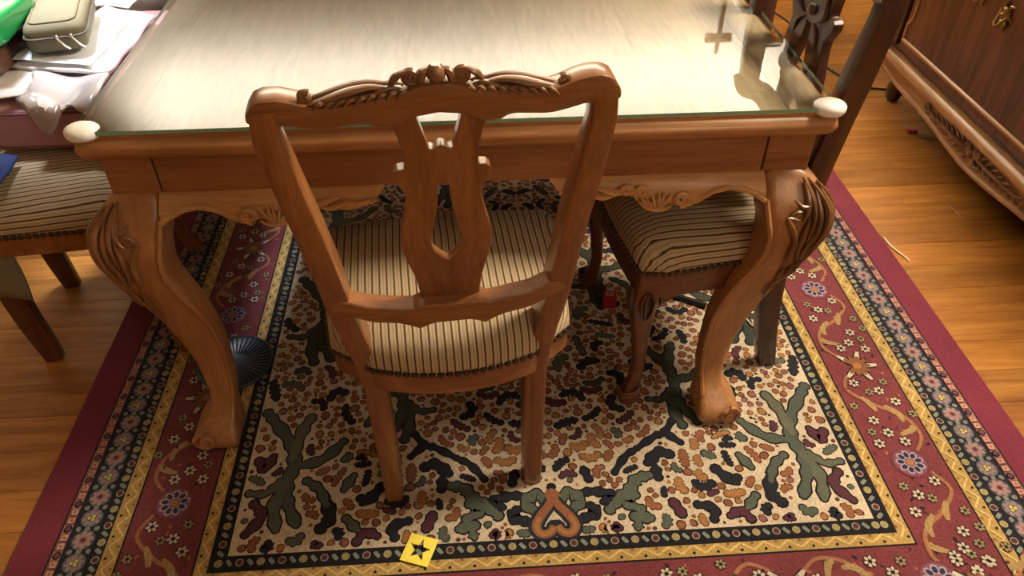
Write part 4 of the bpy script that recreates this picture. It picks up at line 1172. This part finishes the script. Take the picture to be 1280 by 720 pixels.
# dark ribbed disc behind the left foot
ds = empty('ribbed_disc', (-.600, 1.335, ZR))
tag(ds, 'dark blue round ribbed disc lying on the rug behind left front table leg', 'disc')
DISC = plain('dark_blue_plastic', (.012, .018, .032), .35)
mb = MB(); rings = []
for z, r in ((.001, .086), (.008, .092), (.010, .091), (.009, .086), (.006, .082)):
    rings.append([(r * math.cos(2 * PI * k / 40), r * math.sin(2 * PI * k / 40), z) for k in range(40)])
mb.loft(rings); mb.obj('plate', DISC, ds)
DRIB = plain('blue_rib', (.05, .07, .10), .35)
for k in range(40):
    a = 2 * PI * k / 40; mb = MB(); mb.tube([(.030 * math.cos(a), .030 * math.sin(a), .0085), (.083 * math.cos(a), .083 * math.sin(a), .0085)], .0014, 4); mb.obj('rib', DRIB, ds)
mb = MB(); q = [(.089 * math.cos(2 * PI * k / 40), .089 * math.sin(2 * PI * k / 40), .0105) for k in range(41)]; mb.tube(q, .0022, 5); mb.obj('rim', DRIB, ds)
# black bar, thin wire
mb = MB(); mb.tube([(.500, 1.530, ZR + .008), (.610, 1.465, ZR + .008)], .0075, 10)
o = mb.obj('black_rod', plain('black_plastic', (.012, .013, .016), .4)); tag(o, 'short black rod lying on rug under the right chair', 'rod')
mb = MB(); mb.tube(smooth_pts([(.70, 1.43, ZR + .003), (.712, 1.385, ZR + .003), (.735, 1.372, ZR + .004), (.76, 1.385, ZR + .003)], 6), .0024, 6)
o = mb.obj('loop_of_wire', plain('pale_wire', (.62, .55, .35), .4)); tag(o, 'thin pale loop of wire on rug by the right chair rear leg', 'wire')
mb = MB(); mb.tube(smooth_pts([(1.225, 1.745, .003), (1.228, 1.70, .004), (1.245, 1.655, .003), (1.25, 1.63, .003)], 5), .0028, 6)
o = mb.obj('thread', plain('white_thread', (.75, .66, .55), .7)); tag(o, 'white thread lying on floor along right edge of rug', 'thread')
mb = MB(); mb.tube(smooth_pts([(1.20, 4.2, .005), (1.38, 3.75, .005), (1.487, 3.413, .005), (1.50, 3.115, .005), (1.49, 2.9, .005), (1.6, 2.70, .005), (1.9, 2.68, .005)], 10), .004, 8)
o = mb.obj('power_cable', plain('black_cable', (.012, .010, .010), .5)); tag(o, 'black cable running over the plank floor at the far right', 'cable')
mb = MB(); softbox(mb, (1.60, 2.355, .0065), (.017, .010, .006), .004, 3, .001, 4, .002); o = mb.obj('pink_scrap', plain('pink_scrap', (.40, .04, .07), .6)); tag(o, 'tiny pink scrap on floor under the sideboard edge', 'scrap')
mb = MB(); leaf(mb, [(1.605, 2.33, .008), (1.63, 2.30, .012), (1.66, 2.285, .008)], .016, .3); o = mb.obj('dry_leaf', plain('dry_leaf', (.16, .11, .03), .7)); tag(o, 'dry brown leaf on floor under sideboard beside pink scrap', 'leaf')
mb = MB(); mb.ball((.700, 1.385, .752), .011, 10, 6)
gk = mb.obj('green_bead', plain('green_glaze', (.22, .36, .09), .2, coat=.5)); tag(gk, 'shiny green bead caught in openwork of the right chair back', 'bead')

# ------------------------------------------------------------------ on the back wall, seen reflected in the glass
cr = empty('wall_crucifix', (1.60, 4.585, 2.0)); tag(cr, 'dark wooden cross hanging on the back wall, seen only reflected in glass', 'cross')
CRW = wood('cross_wood', (.06, .02, .01), (.10, .04, .02), 'z')
bxo('upright', (0, 0, 0), (.011, .010, .21), CRW, cr); bxo('crossbar', (0, -.001, .12), (.085, .010, .013), CRW, cr)
